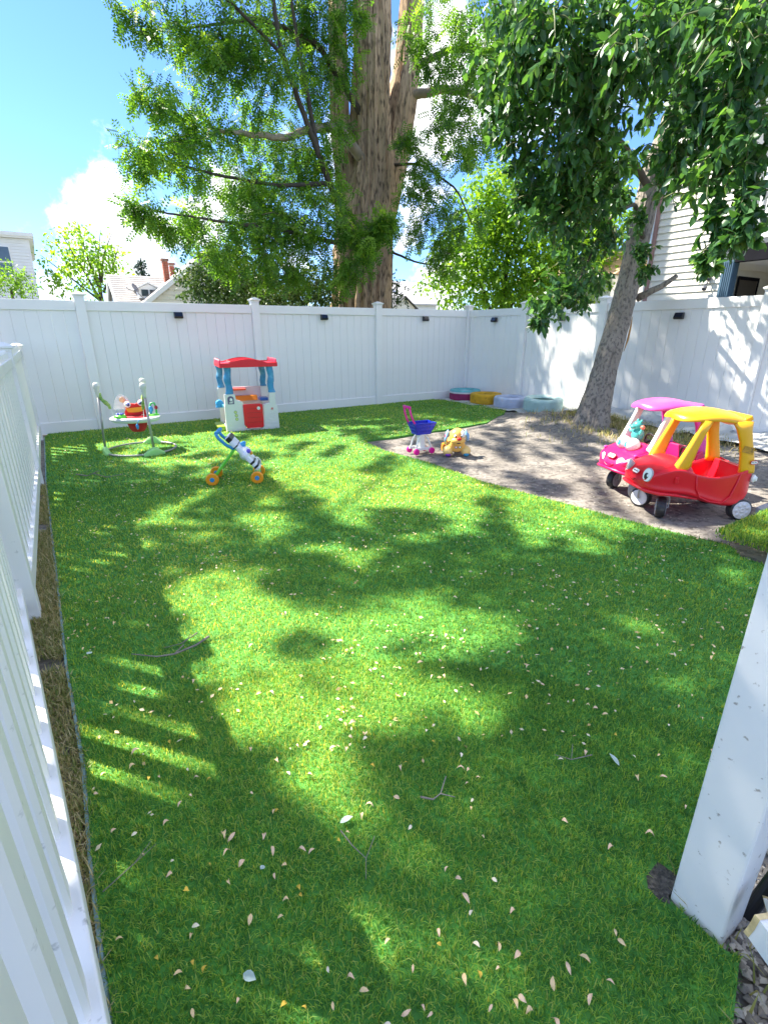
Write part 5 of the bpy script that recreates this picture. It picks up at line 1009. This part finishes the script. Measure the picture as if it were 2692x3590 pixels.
b.loft([[F_(x*.80, -.145, z) for x, z in P], [F_(x*.83, -.125, z) for x, z in P], [F_(x*.83, -.095, z) for x, z in P], [F_(x*.79, -.080, z) for x, z in P]]); b.build('backrest', plast('bright red fabric', (.62,.015,.015), .7), JP)
for s, zz in ((-.078,.563),(.074,.575)):
    b = MB(); b.sphere(F_(s,-.076,zz), .038, 14, 10); e = b.build('eye', LOGOW, JP, smooth=True)
    b = MB(); b.sphere(F_(s*.93,-.055,zz), .024, 12, 8); b.build('iris', plast('violet iris', (.16,.14,.50)), e, smooth=True)
    b = MB(); b.sphere(F_(s*.91,-.038,zz), .012, 10, 6); b.build('pupil', BLACK, e, smooth=True)
b = MB(); b.loft([[F_(x*.82, y, z) for x, z in ((-.125,.515),(.125,.528),(.105,.478),(.03,.464),(-.045,.464),(-.105,.47))] for y in (-.081,-.070)]); b.build('smile_patch', plast('amber fabric', (.80,.36,.02), .7), JP)
b = MB(); b.loft([[F_(-.14+.10*math.cos(t)*k1, y, .50+.175*math.sin(t)*k1) for t in [math.pi*i/12 for i in range(13)]] for y, k1 in ((-.185,1),(-.155,1))]); o = b.build('clear_arch', mat('clear plastic', (.75,.75,.78), .15, .02, alpha=.45), JP)
b = MB(); b.sphere(F_(-.13,-.15,.615), (.035,.02,.035), 12, 8); b.build('spinner', plast('peach plastic', (.75,.42,.25)), JP, smooth=True)
b = MB(); b.lathe([(0,0),(.075,0),(.070,.015),(.045,.038),(0,.045)], F_(-.175,.045,.425), n=20); sp_ = b.build('spinner_base', GREENP, JP, smooth=True)
for k in range(5):
    a = k*1.256; b = MB(); c0 = Vector(F_(-.175,.045,.47)); b.sphere(c0+Vector((.03*math.cos(a),.03*math.sin(a),.0)), (.020,.020,.010), 8, 6); b.build('petal', plast('petal blue', (.05,.07,.40)), sp_, smooth=True)
b = MB(); b.lathe([(0,0),(.065,0),(.06,.015),(.03,.022),(0,.024)], F_(.20,.02,.425), n=18); b.build('bird_base', GREENP, JP)
b = MB(); b.tube([F_(.165,.01,.44),F_(.16,.01,.52),F_(.185,.01,.575),F_(.22,.01,.575),F_(.235,.01,.52),F_(.23,.01,.44)], .012, 7); b.build('bird_arch', plast('leaf green', (.05,.42,.10)), JP, smooth=True)
b = MB(); b.sphere(F_(.175,.02,.505), (.026,.022,.038), 12, 8); b.sphere(F_(.172,.02,.465), (.012,.012,.025), 8, 6); b.build('bird', BLUE, JP, smooth=True)
b = MB(); b.sphere(F_(.235,.02,.52), (.020,.020,.026), 12, 8); b.build('berry', plast('dark red plastic', (.32,.01,.02)), JP, smooth=True)
b = MB(); b.tube([F_(.03,.27,.42),F_(.015,.30,.40),F_(.0,.30,.37)], .005, 5); b.sphere(F_(.0,.30,.345), (.016,.014,.035), 10, 8); b.build('dangling_toy', BLUE, JP, smooth=True)

# playhouse
PH = thing('playhouse', (-5.826,-1.349,.005), R(-9), 'white plastic playhouse with red roof, blue pillars and red half door', 'playhouse')
GREYP = plast('warm white plastic', (.70,.69,.67)); COLB = mat('marbled blue plastic', (.04,.25,.48), .35, .2, 6, .03, 90, col2=(.22,.50,.70), c2s=7, c2lo=.50, c2hi=.75)
D = .60
b = MB(); b.prism([(0,0),(.26,0),(.28,.05),(.262,.34),(.262,.40),(.275,.405),(.27,.425),(.235,.45),(.175,.468),(.17,.55),(.02,.55),(.015,.40),(.005,.39)], 0, .085, 'XZ'); fw = b.build('front_wall', GREYP, PH, bevel=.008)
b = MB(); b.prism([(.54,0),(.785,0),(.775,.34),(.755,.365),(.752,.55),(.66,.55),(.655,.40),(.60,.395),(.565,.365)], 0, .085, 'XZ'); b.build('front_wall', GREYP, PH, bevel=.008)
b = MB(); b.b(.255,.57,.004,.08,0,.045); b.build('sill', GREYP, PH, bevel=.006)
b = MB(); b.prism([(.295,.045),(.535,.045),(.545,.07),(.548,.385),(.50,.400),(.30,.400),(.265,.392),(.262,.09),(.285,.085)], -.022, .012, 'XZ'); dr_ = b.build('door', RED, PH, bevel=.01)
for z in (.13,.20,.27,.33):
    b = MB(); b.b(.31,.53,-.0245,-.0215,z,z+.005); b.build('door_plank_line', plast('deeper red', (.42,.004,.01)), dr_)
b = MB(); b.lathe([(0,0),(.024,0),(.024,.003),(0,.004)], (.485,-.0225,.335), rot=(R(90),0,0), n=20); ds = b.build('door_sticker', LOGOW, dr_)
b = MB(); b.b(.475,.495,-.0277,-.0266,.331,.339); b.build('sticker_print', plast('grey blue ink', (.25,.28,.5)), ds)
b = MB(); b.b(.32,.50,-.03,.0,.038,.049); b.build('threshold', plast('pale coral plastic', (.80,.45,.38)), PH, bevel=.003)
# purple arch decal with pale dome and bars
b = MB(); b.prism([(.055,.41),(.145,.41),(.145,.49),(.138,.51),(.12,.522),(.10,.526),(.08,.522),(.062,.51),(.055,.49)], -.002, .0005, 'XZ'); ad = b.build('arch_decal', plast('plum print', (.12,.09,.20)), fw)
b = MB(); b.prism([(.085,.46),(.125,.46),(.125,.48),(.115,.495),(.10,.50),(.088,.49)], -.0032, -.0021, 'XZ'); b.prism([(.075,.425),(.125,.425),(.125,.436),(.075,.436)], -.0032, -.0021, 'XZ'); b.prism([(.09,.442),(.13,.442),(.13,.449),(.09,.449)], -.0032, -.0021, 'XZ'); b.build('decal_print', LOGOW, ad)
for x, z in ((.15,.292),(.158,.242),(.160,.190)):
    b = MB(); b.lathe([(0,0),(.023,0),(.023,.004),(0,.005)], (x,.0,z), rot=(R(90),0,0), n=18); o = b.build('light_disc', plast('olive rim', (.25,.30,.12)), fw)
    b = MB(); b.lathe([(0,.005),(.017,.0052),(0,.0062)], (x,.0,z), rot=(R(90),0,0), n=14); b.build('disc_face', plast('yellow green face', (.58,.66,.25)), o)
b = MB(); b.prism([(.675,.295),(.707,.295),(.707,.327),(.675,.327)], -.002, .0005, 'XZ'); rl = b.build('maker_mark', LOGORED, PH)
b = MB(); b.prism([(.680,.300),(.702,.300),(.694,.318)], -.003, -.0021, 'XZ'); b.build('mark_print', LOGOW, rl)
for i, (cx, cz) in enumerate(((.665,.235),(.70,.25),(.735,.24),(.75,.205),(.715,.195),(.665,.195))):
    b = MB(); b.tube([(cx+.016*math.cos(t), -.001, cz+.013*math.sin(t)) for t in [R(i*50)+R(26)*k for k in range(9)]], .0035, 5); b.build('relief_curl', GREYP, PH, smooth=True)
for i, (cx, cz, w) in enumerate(((.06,.06,.07),(.20,.045,.08),(.62,.05,.07),(.71,.10,.09),(.73,.05,.06),(.60,.12,.06),(.05,.12,.05),(.655,.155,.05))):
    b = MB(); b.prism([(cx+a, cz+c_) for a, c_ in rrect(w, .032, .012)], -.004, .002, 'XZ'); b.build('relief_stone', GREYP, PH, bevel=.002)
# back columns' bases, side walls and back wall
for x in (-.015, .635):
    b = MB(); b.b(x,x+.115,D-.075,D,0,.60); b.build('back_post_base', GREYP, PH, bevel=.008)
b = MB(); b.b(.0,.02,.087,D-.077,.0,.10); b.b(.76,.782,.087,D-.077,0,.36); b.build('side_wall', GREYP, PH, bevel=.005)
b = MB(); b.b(.132,.663,D-.04,D-.01,0,.60); bw = b.build('back_wall', plast('blush white plastic', (.74,.62,.64)), PH, bevel=.006)
b = MB(); b.b(.17,.40,D-.16,D-.042,.555,.58); b.build('upper_shelf', plast('coral red plastic', (.65,.08,.04)), PH, bevel=.005)
b = MB(); b.loft([[(.15+.33*t, D-.20, .40+.0*t), (.15+.33*t, D-.045, .40), (.15+.33*t, D-.045, .47), (.15+.33*t, D-.15, .475)] for t in (0, 1.25)]); b.build('play_counter', plast('orange amber plastic', (.72,.22,.03)), PH, bevel=.008)
b = MB(); b.b(.56,.70,.20,.40,.41,.455); b.build('blue_tray', plast('deep blue plastic', (.03,.12,.42)), PH, bevel=.012)
b = MB(); b.lathe([(.0,-.045),(.05,-.045),(.055,-.03),(.055,.03),(.05,.045),(0,.045)], (-.045,.16,.41), 'Y', 20); b.b(-.10,.01,.12,.20,.355,.375); mb_ = b.build('mailbox', BLUE, PH, smooth=False)
b = MB(); b.b(-.02,.10,.075,.11,.36,.405); b.build('mailbox_door', plast('sky blue plastic', (.20,.55,.75)), mb_, bevel=.008)
b = MB(); b.prism([(-.10,.0),(.03,.0),(.03,.065),(-.10,.065)], .12, .50, 'XZ'); b.b(-.115,.04,.10,.52,.066,.085); b.build('bench', plast('lime bench plastic', (.40,.58,.05)), PH, bevel=.02)
# pillars, slightly wavy
def pillar(x, y, z0, z1, r, ph):
    b = MB(); n = 22; rings = []
    for i in range(n+1):
        t = i/n; z = z0+(z1-z0)*t; ox = .008*math.sin(t*9+ph); w = r*(1+.06*math.sin(t*14+ph))*(1.12 if t < .05 else 1)
        w *= .93 if abs(t-.36) < .02 or abs(t-.66) < .02 else 1
        rings.append([(x+ox+w*a, y+w*.8*c_, z) for a, c_ in ((-1,-.5),(-.5,-1),(.5,-1),(1,-.5),(1,.5),(.5,1),(-.5,1),(-1,.5))])
    b.loft(rings); b.build('pillar', COLB, PH, smooth=False, bevel=.004)
pillar(.095,.045,.55,.93,.047,0); pillar(.708,.045,.55,.93,.046,2.2); pillar(.042,D-.04,.60,.93,.043,1.1); pillar(.692,D-.04,.60,.93,.043,3.0)
# roof: front and rear arched fascia, scalloped side eaves, curved deck
def arch(x): 
    t = (x-.39)/.27; return .985+.055*max(0, math.cos(min(1, abs(t))*math.pi/2))**1.0 if abs(t) < 1 else .985
xs_ = [-.01+.82*i/40 for i in range(41)]
for y0, y1 in ((-.035,-.005),(D+.0,D+.03)):
    b = MB(); b.loft([[(x,y0,.925),(x,y1,.925),(x,y1,arch(x)),(x,y0,arch(x))] for x in xs_]); b.build('roof_fascia', RED, PH, bevel=.005)
b = MB(); b.loft([[(x,-.0045,arch(x)-.030),(x,D-.0005,arch(x)-.030),(x,D-.0005,arch(x)-.012),(x,-.0045,arch(x)-.012)] for x in xs_]); rf = b.build('roof_deck', plast('rose red plastic', (.60,.03,.08)), PH)
for y in np.arange(.04, D-.02, .07):
    b = MB(); b.tube([(x, y, arch(x)-.010) for x in xs_[8:34]], .007, 5); b.build('roof_rib', RED, rf, smooth=True)
for x in (-.012, .782):
    b = MB(); b.b(x, x+.03, -.0045, D-.0005, .925, .985); b.build('side_eave', RED, PH, bevel=.006)
    for y in (.06,.18,.30,.42,.54):
        b = MB(); b.lathe([(.05,-.012),(.055,0),(.05,.012)], (x+.015, y, .985), 'X', 16); b.build('eave_scallop', plast('rose red plastic', (.60,.03,.08)), PH)

# ------------------------------------------------------------------ twigs and fallen leaves
TW = mat('dead twig', (.24,.20,.17), .9, .2, 20)
def twig(pts, r, label, leaf=None):
    T = thing('fallen_twig', (pts[0][0], pts[0][1], .03), 0, label, 'twig')
    P = [(x-pts[0][0], y-pts[0][1], z) for x, y, z in [(p[0], p[1], random.uniform(.0,.012)) for p in pts]]
    b = MB(); b.tube(P, [r*(1-.6*i/(len(P)-1)) for i in range(len(P))], 6); b.build('stem', TW, T, smooth=True)
    i = len(P)//2; b = MB(); b.tube([P[i], (P[i][0]+.05, P[i][1]+.035, P[i][2]+.01)], r*.5, 5); b.build('side_shoot', TW, T)
twig([(-7.46,-6.60),(-7.53,-6.64),(-7.63,-6.67),(-7.70,-6.64),(-7.79,-6.55)], .006, 'long curved dead twig lying in the picket shadow')
twig([(-7.50,-6.55),(-7.58,-6.59),(-7.66,-6.58)], .003, 'thin short twig just above the long curved one')
twig([(-7.83,-2.9),(-7.74,-3.02),(-7.68,-2.95),(-7.58,-3.20),(-7.42,-3.14)], .007, 'dark crooked twig lying near the jumper on the shaded turf')
twig([(-7.14,-7.86),(-7.11,-7.885),(-7.08,-7.885),(-7.05,-7.92)], .0035, 'small forked pale twig in the right middle of the turf')
twig([(-7.40,-7.82),(-7.395,-7.88),(-7.38,-7.93),(-7.41,-7.98)], .002, 'hair thin stem bending across the near shaded turf')
twig([(-8.0,-7.64),(-7.92,-7.60),(-7.86,-7.575)], .0016, 'straight straw stalk poking out from the mat edge')
twig([(-6.55,-8.05),(-6.62,-8.02),(-6.66,-7.98)], .002, 'thin brown stem near the foreground post')
LEAFM = [mat('dry leaf tan', (.86,.60,.30), .7, .2, 40), mat('dry leaf pinkish', (.88,.58,.36), .7, .2, 40), mat('dry leaf yellow', (.66,.44,.05), .7, .2, 40), mat('silvery leaf', (.42,.52,.46), .6, .15, 40), mat('pale husk', (.86,.74,.52), .7, .15, 40)]
def leafshape(L, w, curl, m):
    b = MB(); rows = [(0,.05),(.2,.75),(.45,1),(.7,.8),(.9,.3),(1,.02)]; v = []
    for u, k in rows:
        z = curl*math.sin(u*math.pi)*L
        v += [(u*L-L/2, -w*k/2, z+abs(w*k/2)*curl*1.6), (u*L-L/2, 0, z), (u*L-L/2, w*k/2, z+abs(w*k/2)*curl*2.0)]
    f = []
    for i in range(len(rows)-1):
        a = i*3; f += [(a,a+1,a+4,a+3),(a+1,a+2,a+5,a+4)]
    b.add(v, f); me_o = b.build('fallen_leaf', m, smooth=True); me = me_o.data; bpy.data.objects.remove(me_o); return me
LM = [leafshape(.030,.013,.25,LEAFM[0]), leafshape(.026,.014,.4,LEAFM[1]), leafshape(.022,.014,.3,LEAFM[2]), leafshape(.034,.012,.35,LEAFM[1]), leafshape(.022,.012,.2,LEAFM[4]), leafshape(.028,.015,.5,LEAFM[0])]
def putleaf(me, x, y, s, label, group=None, z=.034):
    o = bpy.data.objects.new('fallen_leaf', me); COL.objects.link(o); o.location = (x, y, z); o.scale = (s,s,s); o.rotation_euler = (random.uniform(-.5,.5), random.uniform(-.4,.4), random.uniform(0,6.28)); tag(o, label, 'leaf', group)
SV = leafshape(.075,.038,.06,LEAFM[3]); PLm = leafshape(.05,.04,.04,LEAFM[3])
for x, y, me, s, lab in ((-7.74,-8.02,SV,.55,'large silvery green leaf lying near the bottom edge'),(-7.37,-7.80,SV,.55,'oval silvery green leaf on the sunlit tip of turf'),(-7.95,-6.44,PLm,.6,'pale rounded leaf on the shaded turf beside the left edge'),(-6.5,-8.10,SV,.6,'small silvery leaf near the foreground post'),(-7.63,-7.80,PLm,.35,'crumpled whitish leaf in the near left shade')):
    putleaf(me, x, y, s, lab)
lr = random.Random(3); cnt = 0
while cnt < 280:
    d = .55+lr.random()**1.1*2.7; a = R(90-32.8)+lr.uniform(-.75,.75); x = CAM.x+math.cos(a)*d; y = CAM.y+math.sin(a)*d
    if not inpoly(np.array([x]), np.array([y]), TURF)[0]: continue
    if x > -6.9 and lr.random() < .5: continue
    if vnoise(np.array([[x*4, y*4, 3.3]]))[0] < .38: continue
    putleaf(LM[lr.choice([0,0,1,1,3,3,4,5,2]) if lr.random() < .95 else 2], x, y, lr.uniform(.45,.95), 'small curled tan fallen leaf on the green turf', 'dry fallen leaves scattered on the turf', lr.uniform(.026,.034)); cnt += 1
rl_ = np.random.default_rng(21); m = 8500; x = rl_.uniform(-8.0, -.8, m); y = rl_.uniform(-8.0, -.2, m); dd = np.hypot(x-CAM.x, y-CAM.y)
k_ = inpoly(x, y, TURF) & (dd > 1.3) & (vnoise(np.stack([x*3, y*3, x*0+6], -1)) > .38); x, y = x[k_], y[k_]
P = np.stack([x, y, np.full(len(x), .032)], -1); Xd = rl_.normal(size=P.shape)*np.array([1,1,.15]); Nn = norm(rl_.normal(size=P.shape)*.35+np.array([0,0,1])); V, F = stamp(QUAD, P, Xd, Nn, .019*(.6+.8*rl_.random(len(P))))
LIT = leafmat('leaf litter', [(0,(.55,.38,.14)),(.5,(.75,.55,.32)),(1,(.78,.66,.45))], rough=.7, trans=.1)
tag(npmesh('leaf_litter', V, F, LIT, tint=np.repeat(rl_.random(len(P)), 4)), 'tiny dry leaves sprinkled over the far part of the turf', 'leaves', kind='stuff')
